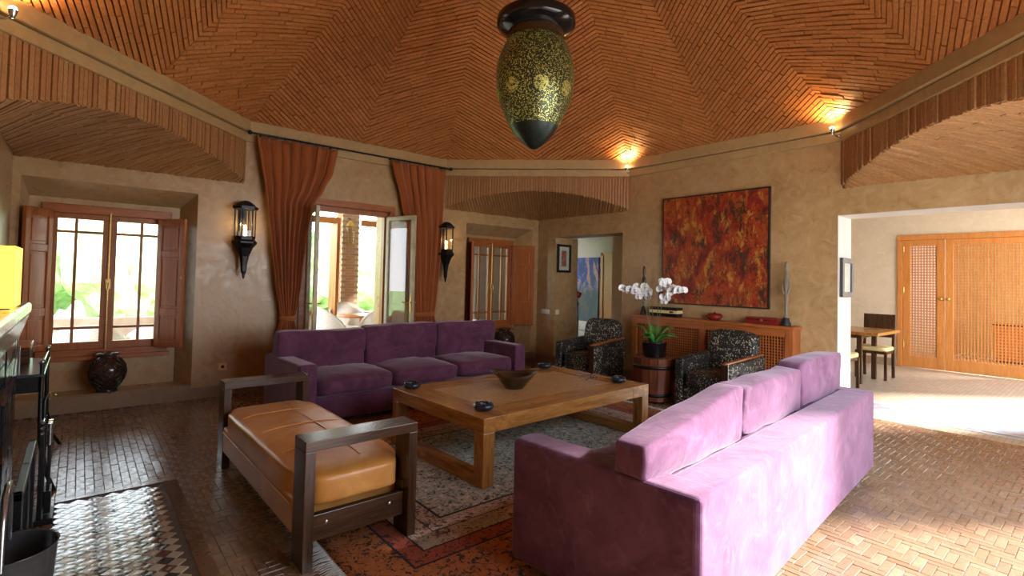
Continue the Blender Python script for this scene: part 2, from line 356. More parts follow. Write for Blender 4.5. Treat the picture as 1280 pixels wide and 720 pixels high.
def dup(src, loc, rz, label, group=None):
    r = src.copy(); COL.objects.link(r); r.location = loc; r.rotation_euler = (0, 0, rz); r['label'] = label
    if group: r['group'] = group
    def rec(a, b):
        for ch in list(a.children):
            c = ch.copy(); COL.objects.link(c); c.parent = b; rec(ch, c)
    rec(src, r); return r
def S(name, mb, mat, parent=None, bevel=0, loc=None, fix=True):
    return P(name, mb, mat, parent, bevel, kind='structure', loc=loc, fix=fix)
def cells(mb, a0, a1, b0, b1, holes, put):
    """fill rectangle [a0,a1]x[b0,b1] minus holes with put(a0,a1,b0,b1)"""
    A = sorted({a0, a1, *[h[i] for h in holes for i in (0, 1)]}); A = [a for a in A if a0 <= a <= a1]
    for i in range(len(A)-1):
        am = (A[i]+A[i+1])/2; hs = sorted([(h[2], h[3]) for h in holes if h[0] <= am <= h[1]]); z = b0
        for lo, hi in hs:
            if lo > z+1e-4: put(A[i], A[i+1], z, lo)
            z = max(z, hi)
        if z < b1-1e-4: put(A[i], A[i+1], z, b1)
def rbox(half, k=6, n=8, puff=(0, 0, 0), c=(0, 0, 0), amp=0, seed=0, freq=3, sag=0):
    """rounded, puffed cushion block"""
    bm = bmesh.new(); bmesh.ops.create_cube(bm, size=2)
    bmesh.ops.subdivide_edges(bm, edges=bm.edges, cuts=n, use_grid_fill=True)
    for v in bm.verts:
        p = v.co; m = max(abs(p.x), abs(p.y), abs(p.z)); l = (abs(p.x)**k+abs(p.y)**k+abs(p.z)**k)**(1/k)
        q = p*(m/l)
        e = [1-q.x**2, 1-q.y**2, 1-q.z**2]; e = [max(0, t) for t in e]
        r = Vector((q.x*half[0]*(1+puff[0]*e[1]*e[2]), q.y*half[1]*(1+puff[1]*e[0]*e[2]), q.z*half[2]*(1+puff[2]*e[0]*e[1])))
        if amp:
            w = Vector(c)+r; r += Vector((noise.noise(w*freq+Vector((seed, 0, 0))), noise.noise(w*freq+Vector((0, seed+9, 0))), noise.noise(w*freq+Vector((0, 3, seed)))))*amp
        if sag: r.z -= sag*(1-abs(q.x))*max(0, q.z)
        v.co = Vector(c)+r
    mb = MB(); bm.verts.ensure_lookup_table(); bm.verts.index_update()
    mb.add([v.co.copy() for v in bm.verts], [[v.index for v in f.verts] for f in bm.faces], True); bm.free(); return mb
def merge(a, b):
    o = len(a.v); a.v += b.v; a.f += [tuple(i+o for i in f) for f in b.f]; a.sm += b.sm; return a
def arc(c, r, a0, a1, n, f): return [f(c[0]+r*math.cos(a0+(a1-a0)*i/n), c[1]+r*math.sin(a0+(a1-a0)*i/n)) for i in range(n+1)]
def clip(poly, a, b, c):
    """keep a*x+b*y+c>=0"""
    out = []
    for i in range(len(poly)):
        p, q = poly[i], poly[(i+1) % len(poly)]; dp = a*p[0]+b*p[1]+c; dq = a*q[0]+b*q[1]+c
        if dp >= 0: out.append(p)
        if (dp >= 0) != (dq >= 0):
            t = dp/(dp-dq); out.append((p[0]+(q[0]-p[0])*t, p[1]+(q[1]-p[1])*t))
    return out

# ------------------------------------------------------------------ shell
XW = -6.66; YS = -6.9; CC = 1.94; ZS = 2.45; ZT = 3.3
HALF = 3.33; CEN = (-HALF, -HALF)
# north wall, two layers: room side with niches, outer skin with the window openings
n1 = (-6.60, -5.17, .16, 2.27); fd = (-3.99, -2.85, -.1, 2.3); n2 = (-1.54, -.14, .16, 2.27)
w1 = (-6.43, -5.41, .52, 2.03); w2 = (-1.28, -.38, .56, 2.04)
mb = MB(); cells(mb, -7.0, .0, -.1, 3.6, [n1, fd, n2], lambda a, b, c, d: mb.box(a, b, 0, .3, c, d))
cells(mb, -7.0, .6, -.1, 3.6, [w1, fd, w2], lambda a, b, c, d: mb.box(a, b, .3, .42, c, d))
for (a, b, z0, z1) in (n1, n2):     # splayed reveals and soffit
    L = .04 if a < -3 else .12
    mb.prism([(a, 0), (a+L, .3), (a, .3)], z0, z1); mb.prism([(b, 0), (b, .3), (b-.13, .3)], z0, z1)
    mb.prism([(0, z1), (.3, z1), (.3, z1-.15)], a, b, lambda p, q, h: (h, p, q))
S('wall_north', mb, 'tadelakt')
# east wall with passage and wide opening
pas = (-1.84, -.43, -.1, 2.13); big = (-6.45, -4.67, -.1, 2.16)
mb = MB(); cells(mb, -7.4, .0, -.1, 3.6, [pas, big], lambda a, b, c, d: mb.box(0, .4, a, b, c, d))
mb.box(.4, .56, -.43, .3, 0, 2.13)
S('wall_east', mb, 'tadelakt')
S('wall_west', MB().box(XW-.3, XW, -7.4, .42, -.1, 3.6), 'tadelakt')
mb = MB(); cells(mb, -7.0, .4, -.1, 3.6, [(-4.55, -.95, -.1, 2.4)], lambda a, b, c, d: mb.box(a, b, YS, YS-.1, c, d)); S('wall_south', mb, 'tadelakt')
# baseboards
mb = MB()
for a, b in ((-5.17, -4.06), (-2.78, -1.54)): mb.box(a, b, -.018, 0, 0, .12)
mb.box(XW, -5.17, -.03, 0, 0, .155); mb.box(-1.54, -.0, -.02, 0, 0, .155)
S('baseboard_north', mb, 'base_stone')
mb = MB(); mb.box(-.018, 0, -4.67, -1.84, 0, .12); mb.box(-.018, 0, -.43, -.02, 0, .12); mb.box(0, .56, -.448, -.43, 0, .12); S('baseboard_east', mb, 'base_stone')

# cornice: two stepped bands around the octagon
def octring(mb, r0, r1, z0, z1):
    vs = []
    for k in range(8):
        a = R(22.5+45*k)
        for r in (r0, r1):
            for z in (z0, z1): vs.append((CEN[0]+r/math.cos(R(22.5))*math.cos(a), CEN[1]+r/math.cos(R(22.5))*math.sin(a), z))
    fs = []
    for k in range(8):
        i, j = 4*k, 4*((k+1) % 8)
        fs += [(i, j, j+1, i+1), (i+2, i+3, j+3, j+2), (i, i+2, j+2, j), (i+1, j+1, j+3, i+3)]
    mb.add(vs, fs)
mb = MB(); octring(mb, HALF-.03, HALF+.14, 2.945, 3.045); S('trim_1', mb, 'cornice', bevel=.008)
mb = MB(); octring(mb, HALF-.065, HALF+.14, 3.05, 3.19); S('trim_2', mb, 'cornice', bevel=.01)

# squinch arches across the four corners of the square room
HC = CC*math.sqrt(2)/2
def arch(idx, deg):
    t = R(deg); nx, ny = math.cos(t), math.sin(t); ex, ey = ny, -nx
    cx, cy = CEN[0]+nx*HALF, CEN[1]+ny*HALF
    def g(q, dep, z): return (cx+ex*q+nx*dep, cy+ey*q+ny*dep, z)
    zi = lambda q: ZS+.02+.26*(1-(q/HC)**2)
    root = bpy.data.objects.new('wall_arch', None); COL.objects.link(root); root['kind'] = 'structure'; root.name = 'wall_corner_arch'
    # backing plate, then soldier bricks
    N = 48; mb = MB()
    pl = [(-HC, 3.0)]+[(-HC+2*HC*i/N, zi(-HC+2*HC*i/N)+.012) for i in range(N+1)]+[(HC, 3.0)]
    for i in range(N):
        q0, q1 = -HC+2*HC*i/N, -HC+2*HC*(i+1)/N
        mb.prism([(q0, zi(q0)+.01), (q1, zi(q1)+.01), (q1, 3.0), (q0, 3.0)], .012, .1, lambda a, b, h: g(a, h, b))
    P('arch_core', mb, 'arch_mortar', root)
    mb = MB(); n = 66; w = 2*HC/n
    for i in range(n):
        q0, q1 = -HC+i*w+.004, -HC+(i+1)*w-.005; pr = random.uniform(-.006, .008); zt = 2.945
        z0 = zi((q0+q1)/2)
        if z0 > zt-.03: continue
        lean = (q0+q1)/2/HC*.03
        mb.prism([(q0-lean*.0, z0), (q1, z0), (q1, zt), (q0, zt)], -.01+pr, .05, lambda a, b, h: g(a, h, b))
    P('arch_bricks', mb, 'arch_brick', root, kind='stuff')
    # vault courses from the arch back to the two walls
    mb = MB(); bk = MB()
    zw = ZS+.0
    for i in range(n):
        q0, q1 = -HC+i*w, -HC+(i+1)*w; qm = (q0+q1)/2
        def D(q): return max(0.0, HC-abs(q))
        K = max(1, int(D(qm)/.2)); 
        def zz(q, f): return zi(q)+(zw-zi(q))*(f**1.3)
        for k in range(K):
            f0, f1 = k/K, (k+1)/K; pr = random.uniform(0.003, .014)
            a0, a1 = q0+.004, q1-.008
            pts = [g(a0, D(a0)*f0+(.0 if k else .0), zz(a0, f0)), g(a1, D(a1)*f0, zz(a1, f0)), g(a1, D(a1)*f1-.004, zz(a1, f1)), g(a0, D(a0)*f1-.004, zz(a0, f1))]
            dn = [(x, y, z-pr) for x, y, z in pts]; up = [(x, y, z+.03) for x, y, z in pts]
            mb.add(dn+up, [(0, 1, 2, 3), (4, 7, 6, 5), (0, 4, 5, 1), (1, 5, 6, 2), (2, 6, 7, 3), (3, 7, 4, 0)])
            p2 = [g(q0, D(q0)*f0, zz(q0, f0)+.015), g(q1, D(q1)*f0, zz(q1, f0)+.015), g(q1, D(q1)*f1+.02, zz(q1, f1)+.015), g(q0, D(q0)*f1+.02, zz(q0, f1)+.015)]
            bk.add(p2, [(0, 1, 2, 3)])
    P('vault_bricks', mb, 'arch_brick', root, kind='stuff'); P('vault_core', bk, 'arch_mortar', root)
for i, d in enumerate((135, 45, -45, -135)): arch(i, d)

# pleated brick dome: sixteen half facets, courses laid at a slant, rising towards the eight ridges
DH = 2.62; DA = HALF-.05
def dome():
    root = bpy.data.objects.new('ceiling', None); COL.objects.link(root); root['kind'] = 'structure'
    h = DA*math.tan(R(22.5)); L = math.hypot(DA, DH); al = R(38); ca, sa = math.cos(al), math.sin(al); B = .20
    pitch = .047
    for k in range(8):
        t = R(45*k); nx, ny = math.cos(t), math.sin(t); ex, ey = ny, -nx
        M0 = Vector((CEN[0]+nx*DA, CEN[1]+ny*DA, 3.185)); E_ = Vector((ex, ey, 0)); Up = Vector((-nx*DA, -ny*DA, DH)).normalized()
        Nn = E_.cross(Up); 
        if Nn.z < 0: Nn = -Nn                      # outward/up
        for sg in (-1, 1):
            def m3(s_, t_, off):
                wdt = max(1e-3, h*(1-t_/L)); sn = min(1, s_/wdt); tt = min(1, max(0, t_/L))
                return M0+E_*(sg*s_)+Up*t_+Nn*(B*(1-sn)*min(1, t_/1.4)*(1-tt) + off)
            mb = MB(); rr = random.Random(k*2+sg)
            # u along course, v across : s = u*ca - v*sa ; t = u*sa + v*ca
            vmin = -h*sa; vmax = L*ca; nv = int((vmax-vmin)/pitch)+2
            for i in range(nv):
                v0 = vmin+i*pitch; u = -2*pitch-rr.random()*.2
                while u < 5:
                    ln = rr.uniform(.20, .27)
                    u0, u1 = u+.002, u+ln-.004; u += ln
                    poly = [(u0, v0), (u1, v0), (u1, v0+pitch-.012), (u0, v0+pitch-.012)]
                    poly = [(a*ca-b*sa, a*sa+b*ca) for a, b in poly]
                    poly = clip(poly, 1, 0, -.001); poly = clip(poly, 0, 1, 0) if poly else poly
                    if poly: poly = clip(poly, -L, -h, h*L)
                    if len(poly) < 3: continue
                    A = sum(poly[j][0]*poly[(j+1) % len(poly)][1]-poly[(j+1) % len(poly)][0]*poly[j][1] for j in range(len(poly)))/2
                    if abs(A) < 2e-4: continue
                    pr = rr.uniform(-.006, .007); nn = len(poly)
                    lo = [m3(a, b, -.012-pr) for a, b in poly]; hi = [m3(a, b, .02) for a, b in poly]
                    mb.add(lo+hi, [tuple(range(nn))]+[(j, (j+1) % nn, nn+(j+1) % nn, nn+j) for j in range(nn)])
            P('dome_bricks', mb, 'dome_brick', root, kind='stuff', fix=True)
            bk = MB(); n = 24
            for i in range(n):
                for j in range(6):
                    t0, t1 = L*i/n, L*(i+1)/n; q = []
                    for tt, sn in ((t0, j/6), (t0, (j+1)/6), (t1, (j+1)/6), (t1, j/6)): q.append(m3(h*(1-tt/L)*sn, tt, .008))
                    bk.add(q, [(0, 1, 2, 3)])
            P('dome_core', bk, 'mortar', root)
    # unseen outer shell, added to stop sky light leaking in
    mb = MB(); b = 4.3; z = 3.55; ap = (CEN[0], CEN[1], 6.9); q = [(CEN[0]+sx*b, CEN[1]+sy*b, z) for sx, sy in ((-1, -1), (1, -1), (1, 1), (-1, 1))]
    mb.add(q+[ap], [(0, 1, 4), (1, 2, 4), (2, 3, 4), (3, 0, 4)]); P('light_block_shell', mb, 'garden_wall', root)
dome()

# ------------------------------------------------------------------ floor: slab, laid tiles
floor = P('floor', MB().box(XW, .42, YS-.1, .42, -.09, -.004), 'floor_mortar', kind='structure')
RUGB = (-5.16, -1.25, -5.0, -1.75)
HEARTH = (-6.235, -5.60, -4.9, -2.50)
def tile_mesh(l, w, seed):
    rr = random.Random(seed); hz = [rr.uniform(-.0008, .0008) for _ in range(4)]
    a, b = l/2-.0012, w/2-.0012; i = .002
    vs = [(-a, -b, -.014), (a, -b, -.014), (a, b, -.014), (-a, b, -.014), (-a, -b, -.003), (a, -b, -.003), (a, b, -.003), (-a, b, -.003),
          (-a+i, -b+i, hz[0]), (a-i, -b+i, hz[1]), (a-i, b-i, hz[2]), (-a+i, b-i, hz[3])]
    fs = [(0, 1, 5, 4), (1, 2, 6, 5), (2, 3, 7, 6), (3, 0, 4, 7), (4, 5, 9, 8), (5, 6, 10, 9), (6, 7, 11, 10), (7, 4, 8, 11), (8, 9, 10, 11)]
    return vs, fs
def laid():
    tiles = []; part = []
    TL, TW = .141, .047
    y = -0.03; 
    cols = int((6.66-5.53)/TW)
    for i in range(cols):                           # running bond strip along the west side
        x = XW+.02+(i+.5)*TW; y = -.03-(i % 2)*TL/2-TL/2
        while y > YS:
            if HEARTH[0] < x < HEARTH[1] and y-TL/2 < HEARTH[3]+.003 < y+TL/2: part.append((x-TW/2, x+TW/2, HEARTH[3]+.003, y+TL/2))
            else: tiles.append((x, y, PI/2))
            y -= TL
    # herringbone over the rest
    w = TW; x0 = -5.53
    n = 3  # length = 3 widths
    for i in range(-160, 170):
        for j in range(-170, 60):
            # herringbone lattice: pairs repeat with step (w,w) and (2n w,0)
            pass
    a = w
    for k in range(-170, 170):                    # along the diagonal
        for m in range(-20, 60):
            bx, by = k*a + m*n*2*a*.5*1.0, k*a - m*n*a   # shift by (n, -n) widths
            ox, oy = x0+bx-2.0, by-3.0
            for (hx, hy, rz) in ((n*a/2, a/2, 0), (-a/2+0.0, n*a/2, PI/2)):
                px, py = ox+hx, oy+hy
                lx, ly = (TL/2, TW/2) if rz == 0 else (TW/2, TL/2)
                if px-lx > x0 and px+lx < .41 and py+ly < 0 and py-ly > YS: pass
                elif px+lx < x0+.004 or px-lx > .40 or py-ly > -.004 or py+ly < YS+.004: continue
                else: part.append((max(px-lx, x0), min(px+lx, .41), max(py-ly, YS), min(py+ly, 0))); continue
                tiles.append((px, py, rz))
    def inside(p, b): return b[0] < p[0] < b[1] and b[2] < p[1] < b[3]
    out = []; seen = set()
    for t_ in tiles:
        key = (round(t_[0]/.02), round(t_[1]/.02))
        if key in seen: continue
        seen.add(key)
        if inside(t_, (RUGB[0]+.1, RUGB[1]-.1, RUGB[2]+.1, RUGB[3]-.1)) or inside(t_, (HEARTH[0], HEARTH[1], HEARTH[2], HEARTH[3])): continue
        out.append(t_)
    meshes = []
    for s_ in range(5):
        mb = MB(); vs, fs = tile_mesh(TL, TW, s_); mb.add(vs, fs); meshes.append(mb.mesh('floor_tile', 'floor_tile', fix=False))
    def score(t_):
        p = proj((t_[0], t_[1], 0))
        if not p or not (2 < p[0] < 1278 and 2 < p[1] < 718): return 99
        if p[0] < 66: return 50
        if inside(t_, (-5.4, -4.6, -4.3, -2.2)): return 60
        if inside(t_, (-4.65, -1.4, -5.7, -4.3)): return 60
        return p[2]
    out.sort(key=score)
    for i, (x, y, rz) in enumerate(out[:300]):
        o = link('floor_tile', meshes[i % 5], floor, (x, y, random.uniform(-.0015, .0015)))
        o.rotation_euler = (random.uniform(-.006, .006), random.uniform(-.004, .004), rz+random.uniform(-.008, .008))
    mb = MB(); rr = random.Random(3)
    for (x, y, rz) in out[300:]:
        vs, fs = tile_mesh(TL, TW, rr.randint(0, 99)); mt = Matrix.Translation((x, y, rr.uniform(-.0008, .0008))) @ Matrix.Rotation(rz+rr.uniform(-.01, .01), 4, 'Z') @ Matrix.Rotation(rr.uniform(-.008, .008), 4, 'X')
        mb.add([mt @ Vector(v) for v in vs], fs)
    for a_, b_, c_, d_ in part:
        if b_-a_ > .008 and d_-c_ > .008: mb.box(a_+.001, b_-.001, c_+.001, d_-.001, -.014, .0)
    P('floor_tiles', mb, 'floor_tile', floor, kind='stuff', fix=False)
laid()
def hearth():
    x0, x1, y0, y1 = HEARTH; s = .058; d = s*math.sqrt(2)
    panel = T('hearth_tile_panel', 'panel of glossy black, brown and cream diamond tiles set in the floor before the fireplace', 'tile panel', (0, 0, 0))
    P('panel_bed', MB().box(x0, x1, y0, y1, -.02, -.006), 'zellige_brown', panel)
    P('panel_border', MB().box(x1-.075, x1, y0, y1, -.012, .001), 'zellige_brown', panel)
    meshes = {}
    for c in ('zellige_black', 'zellige_brown', 'zellige_cream'):
        mb = MB(); h = s/2-.0015; mb.prism([(h, 0), (0, h), (-h, 0), (0, -h)] if False else [(-h, -h), (h, -h), (h, h), (-h, h)], -.008, .001); meshes[c] = mb.mesh('diamond_tile', c)
    lst = []
    nx = int((x1-.08-x0)/(d/2)); ny = int((y1-.02-y0)/(d/2))
    for i in range(1, nx):
        for j in range(1, ny):
            if (i+j) % 2: continue
            x = x0+i*d/2; y = y1-.02-j*d/2
            c = 'zellige_cream' if j % 2 == 0 else ('zellige_brown' if (i//2+(j//2)) % 2 else 'zellige_black')
            lst.append((x, y, c))
    def sc(t):
        p = proj((t[0], t[1], 0)); return 99 if (not p or p[1] > 722 or p[0] < 50) else p[2]
    lst.sort(key=sc)
    for x, y, c in lst[:300]:
        o = link('diamond_tile', meshes[c], panel, (x, y, random.uniform(-.0005, .001))); o.rotation_euler = (random.uniform(-.02, .02), random.uniform(-.02, .02), PI/4)
    for c in meshes:
        mb = MB()
        for x, y, cc in lst[300:]:
            if cc != c: continue
            h = s/math.sqrt(2)-.002; mb.prism([(x+h, y), (x, y+h), (x-h, y), (x, y-h)], -.008, .001)
        if mb.v: P('diamond_tiles', mb, c, panel, kind='stuff')
hearth()

# ------------------------------------------------------------------ rooms beyond
# east room
mb = MB(); mb.box(.42, 5.6, -7.0, -2.0, -.1, -.003); S('floor_east_room', mb, 'far_floor')
mb = MB()
for (a, b, m_) in (): pass
st = S('trim_3', MB().box(.70, 1.36, -6.9, -3.4, -.003, .0015), 'mosaic_strip')
mb = MB()
for x in (.68, .80, 1.30, 1.36): mb.box(x, x+.03, -6.9, -3.4, -.002, .004)
S('trim_4', mb, 'zellige_white')
dr = (-5.78, -3.99, 0, 2.33)
mb = MB(); cells(mb, -7.4, -1.6, 0, 3.0, [dr], lambda a, b, c, d: mb.box(5.2, 5.45, a, b, c, d)); S('wall_east_room_east', mb, 'tadelakt_pale')
mb = MB(); mb.box(.4, 5.45, -2.1, -1.95, 0, 3.0); S('wall_east_room_north', mb, 'tadelakt_pale')
mb = MB(); cells(mb, .4, 5.45, 0, 3.0, [(2.2, 5.1, -.1, 2.5)], lambda a, b, c, d: mb.box(a, b, YS-.1, YS, c, d)); S('wall_east_room_south', mb, 'tadelakt_white')
S('ceiling_east_room', MB().box(.4, 8.8, -7.4, -1.95, 2.85, 3.0), 'tadelakt_white')
mb = MB(); mb.box(5.15, 5.2, -3.99+.0, -2.0, 0, .13); S('baseboard_east_room', mb, 'base_stone')
P('opening_reveal', MB().box(.0, .402, -4.675, -4.667, 0, 2.16).box(.0, .402, -6.45, -4.667, 2.155, 2.163), 'tadelakt_white', kind='structure')
bpy.data.objects['opening_reveal'].name = 'trim_5'
# room behind the lattice doors
S('floor_back_room', MB().box(5.45, 8.8, -7.4, -2.5, -.1, -.002), 'far_floor')
S('wall_back_room_partition', MB().box(8.3, 8.6, -4.12, -2.65, 0, 3), 'tadelakt_white'); S('wall_back_room_east', MB().box(8.7, 8.85, -7.4, -2.5, 0, 3), 'tadelakt'); S('wall_back_room_north', MB().box(5.45, 8.7, -2.65, -2.5, 0, 3), 'tadelakt_pale')
mb = MB(); cells(mb, 5.45, 8.7, 0, 3, [(5.6, 8.4, .0, 2.6)], lambda a, b, c, d: mb.box(a, b, -7.1, -7.0, c, d)); S('wall_back_room_south', mb, 'tadelakt')
# passage beyond the picture jamb
S('floor_passage', MB().box(.42, 4.5, -1.95, 3.4, -.1, -.002), 'far_floor')
mb = MB(); mb.box(.4, .5, -1.95, -1.33, 0, 2.6); mb.box(2.2, 2.35, .38, 3.4, 0, 2.6); mb.box(2.2, 2.35, -1.95, -.55, 0, 2.6); mb.box(2.2, 2.35, -.55, .38, 1.98, 2.6); mb.box(2.35, 4.4, -.7, -.55, 0, 2.6)
S('wall_passage', mb, 'tadelakt_white')
S('wall_passage_north', MB().box(.56, 2.3, 3.3, 3.45, 0, 2.6).box(.42, .56, .42, .75, 0, 2.6).box(.42, .56, .75, 2.6, 0, .5).box(.42, .56, .75, 2.6, 2.2, 2.6).box(.42, .56, 2.6, 3.3, 0, 2.6), 'tadelakt_white')
S('ceiling_passage', MB().box(.4, 4.5, -1.95, 3.45, 2.45, 2.6), 'tadelakt')
# ------------------------------------------------------------------ windows and shutters
def raypt(px, y):
    """world x on the vertical plane y seen at column px (level of the horizon); used to read door and shutter angles off the photo"""
    d = _F*FPX+_Rc*(px-640); return CAMPOS.x+d.x*(y-CAMPOS.y)/d.y
def window(idx, x0, x1, z0, z1, hl, hr, flip=False):
    root = bpy.data.objects.new('window_%d' % idx, None); COL.objects.link(root); root['kind'] = 'structure'; root.location = (0, 0, 0)
    y = .27; f = .055
    mb = MB()
    for a, b, c, d in ((x0-.03, x1+.03, z1-.06, z1+.03), (x0-.03, x1+.03, z0-.04, z0+.06)): mb.box(a, b, y-.03, y+.09, c, d)
    for a, b in ((x0-.03, x0+.04), (x1-.04, x1+.03)): mb.box(a, b, y-.029, y+.09, z0+.06, z1-.06)
    P('window_frame', mb, 'cedar_X', root, bevel=.006)
    P('window_sill', MB().box(x0-.05, x1+.05, y-.06, y-.02, z0-.05, z0-.005), 'cedar_X', root, bevel=.006)
    xm = (x0+x1)/2
    for s, (a, b) in enumerate(((x0+.04, xm-.004), (xm+.004, x1-.04))):
        zz0, zz1 = z0+.06, z1-.06; sash = MB(); t = .055
        for c, d in ((zz0, zz0+.075), (zz1-t, zz1)): sash.box(a, b, y-.01, y+.04, c, d)
        for c, d in ((a, a+t), (b-t, b)): sash.box(c, d, y-.01, y+.04, zz0+.075, zz1-t)
        so = P('sash', sash, 'cedar_Z', root, bevel=.004)
        ia, ib, ja, jb = a+t, b-t, zz0+.075, zz1-t; g = .026
        xs = ia+(ib-ia)*(.40 if s == 0 else .60)
        zs = (ja+(jb-ja)*.115, jb-(jb-ja)*.105)
        mu = MB(); mu.box(xs-g/2, xs+g/2, y, y+.03, ja, jb)
        for zq in zs: mu.box(ia, ib, y+.001, y+.029, zq-g/2, zq+g/2)
        P('glazing_bar', mu, 'cedar_Z', so)
        for xa, xb in ((ia, xs), (xs, ib)):
            for za, zb in ((ja, zs[0]), (zs[0], zs[1]), (zs[1], jb)): P('pane', MB().box(xa, xb, y+.014, y+.018, za, zb), 'glass', so)
    bo = MB().tube([(xm, y-.03, z0+.05), (xm, y-.03, z1-.03)], .009, 8)
    zc = (z0+z1)/2-.02; bo.box(xm-.022, xm+.022, y-.045, y-.012, zc-.05, zc+.05); bo.tube([(xm, y-.04, zc), (xm, y-.085, zc), (xm-.005, y-.09, zc-.07)], .009)
    P('espagnolette_bolt', bo, 'brass', root)
    def shutter(h, e, zz0, zz1):
        h, e = Vector((*h, 0)), Vector((*e, 0)); w = (e-h).length; ang = math.atan2(e.y-h.y, e.x-h.x)
        mt = Matrix.Translation((h.x, h.y, 0)) @ Matrix.Rotation(ang, 4, 'Z'); t = .032
        st = MB()
        for a, b in ((0, .06), (w-.06, w)): st.box(a, b, -t/2, t/2, zz0, zz1, mt)
        H = zz1-zz0; rails = [(0, .07), (.245, .30), (.70, .75), (.95, 1.0)]
        for a, b in rails: st.box(.06, w-.06, -t/2+.001, t/2-.001, zz0+a*H if a else zz0, zz0+b*H if b != .07 else zz0+.06, mt)
        so = P('shutter', st, 'cedar_Z', root, bevel=.004)
        for a, b in ((.045, .245), (.30, .70), (.75, .95)):
            pn = MB(); za, zb = zz0+a*H, zz0+b*H; pn.box(.06, w-.06, -.006, .006, za, zb, mt)
            for sg in (-1, 1): pn.box(.085, w-.085, min(sg*.012, sg*.002), max(sg*.012, sg*.002), za+.03, zb-.03, mt)
            P('shutter_panel', pn, 'cedar_Z', so, bevel=.004)
        kn = MB().sphere(tuple(mt @ Vector((w-.01, -t/2-.01 if idx == 1 else t/2+.01, (zz0+zz1)/2+.06))), .011); P('knob', kn, 'brass', so)
    shutter(*hl, z0+.08, z1-.05); shutter(*hr, z0+.06, z1-.06)
    return root
window(1, *w1, ((-6.38, .22), (-6.56, -.10)), ((-5.50, .20), (-5.29, -.10)))
window(2, *w2, ((-1.25, .21), (-1.43, -.03)), ((-.40, .22), (-.165, -.10)))

# ------------------------------------------------------------------ french door
def french():
    root = bpy.data.objects.new('door_1', None); COL.objects.link(root); root['kind'] = 'structure'
    x0, x1, z1 = fd[0], fd[1], fd[3]; y = .06
    mb = MB(); mb.box(x0, x1, y, y+.09, z1-.07, z1)
    for a, b in ((x0, x0+.05), (x1-.05, x1)): mb.box(a, b, y, y+.09, 0, z1-.07)
    P('door_frame', mb, 'cedar_Z', root, bevel=.005)
    mb = MB()
    mb.box(x0-.07, x1+.07, -.025, 0, z1, z1+.08); mb.box(x0-.07, x0, -.025, 0, 0, z1); mb.box(x1, x1+.07, -.025, 0, 0, z1)
    P('architrave', mb, 'cedar_X', root, bevel=.005)
    def leaf(h, e, mat, hs):
        h, e = Vector((*h, 0)), Vector((*e, 0)); w = (e-h).length; ang = math.atan2(e.y-h.y, e.x-h.x)
        mt = Matrix.Translation((h.x, h.y, 0)) @ Matrix.Rotation(ang, 4, 'Z'); t = .045; zt = z1-.075; s = .055
        st = MB(); 
        for a, b in ((0, s), (w-s, w)): st.box(a, b, -t/2, t/2, .01, zt, mt)
        st.box(s, w-s, -t/2, t/2, zt-s, zt, mt); st.box(s, w-s, -t/2, t/2, .01, .22, mt)
        so = P('door_leaf', st, mat, root, bevel=.004)
        P('door_glass', MB().box(s, w-s, -.004, .004, .22, zt-s, mt), 'glass', so)
        hd = MB()
        for sg in (-1, 1):
            hd.box(w-.042, w-.014, *sorted((sg*t/2, sg*(t/2+.006))), .92, 1.14, mt)
            hd.tube([mt @ Vector((w-.028, sg*t/2, 1.06)), mt @ Vector((w-.028, sg*(t/2+.045), 1.06)), mt @ Vector((w-.13, sg*(t/2+.05), 1.06))], .008)
        P('door_handle', hd, 'brass', so)
    leaf((x0+.05, .03), (-4.02, -.50), 'cream_paint', 1)
    leaf((x1-.03, .0), (-2.745, -.54), 'cream_paint', 1)
french()

# ------------------------------------------------------------------ curtains and rod
def curtain(name, label, left, right, zs, folds, seed, tie_z=None):
    """left/right: x edges at heights zs (top to bottom)"""
    mb = MB(); nu, nv = folds*10, 60; rr = random.Random(seed); ph = [rr.uniform(-.6, .6) for _ in range(folds+2)]
    def lerp(tab, z):
        for i in range(len(zs)-1):
            if zs[i] >= z >= zs[i+1]:
                t = (zs[i]-z)/(zs[i]-zs[i+1]); t = t*t*(3-2*t)*.5+t*.5; return tab[i]+(tab[i+1]-tab[i])*t
        return tab[-1]
    for layer in (0, 1):
        vs = []
        for j in range(nv+1):
            z = zs[0]+(zs[-1]-zs[0])*j/nv; a, b = lerp(left, z), lerp(right, z); w = b-a
            amp = min(.055, .022+.5*.02/(w+.05)) 
            tw = 1.0
            if tie_z: 
                dz = abs(z-tie_z); amp = amp*(.45+.55*min(1, dz/.3))
            for i in range(nu+1):
                u = i/nu; k = u*folds; f = int(min(folds, k))
                wob = noise.noise(Vector((u*3, z*.9, seed)))*.5
                y = -.13+amp*math.sin(2*PI*(k+ph[f]*.18+wob*.35))*(1 if True else 1) + .012*noise.noise(Vector((u*9, z*2, seed+5)))
                x = a+w*(u+.018*math.sin(2*PI*k*2+ph[f]))
                vs.append((x, y+layer*.006, z))
        m = nu+1
        mb.add(vs, [(j*m+i, j*m+i+1, (j+1)*m+i+1, (j+1)*m+i) for j in range(nv) for i in range(nu)], True)
        break
    o = P(name, mb, 'curtain', fix=False); tag(o, label, 'curtain', None)
    s_ = o.modifiers.new('s', 'SOLIDIFY'); s_.thickness = .006
    return o
zc_ = [3.0, 2.42, 2.2, 1.8, 1.3, .98, .86, .70, .02]
lc = curtain('curtain', 'wide rust orange curtain gathered in a knot left of the french doors', [-4.62, -4.57, -4.52, -4.49, -4.43, -4.37, -4.31, -4.29, -4.33, -4.36], [-3.66, -3.71, -3.83, -3.96, -4.03, -4.07, -4.11, -4.14, -4.10, -4.06], [3.0, 2.7, 2.45, 2.25, 1.8, 1.3, .98, .86, .70, .02], 8, 3, .88)
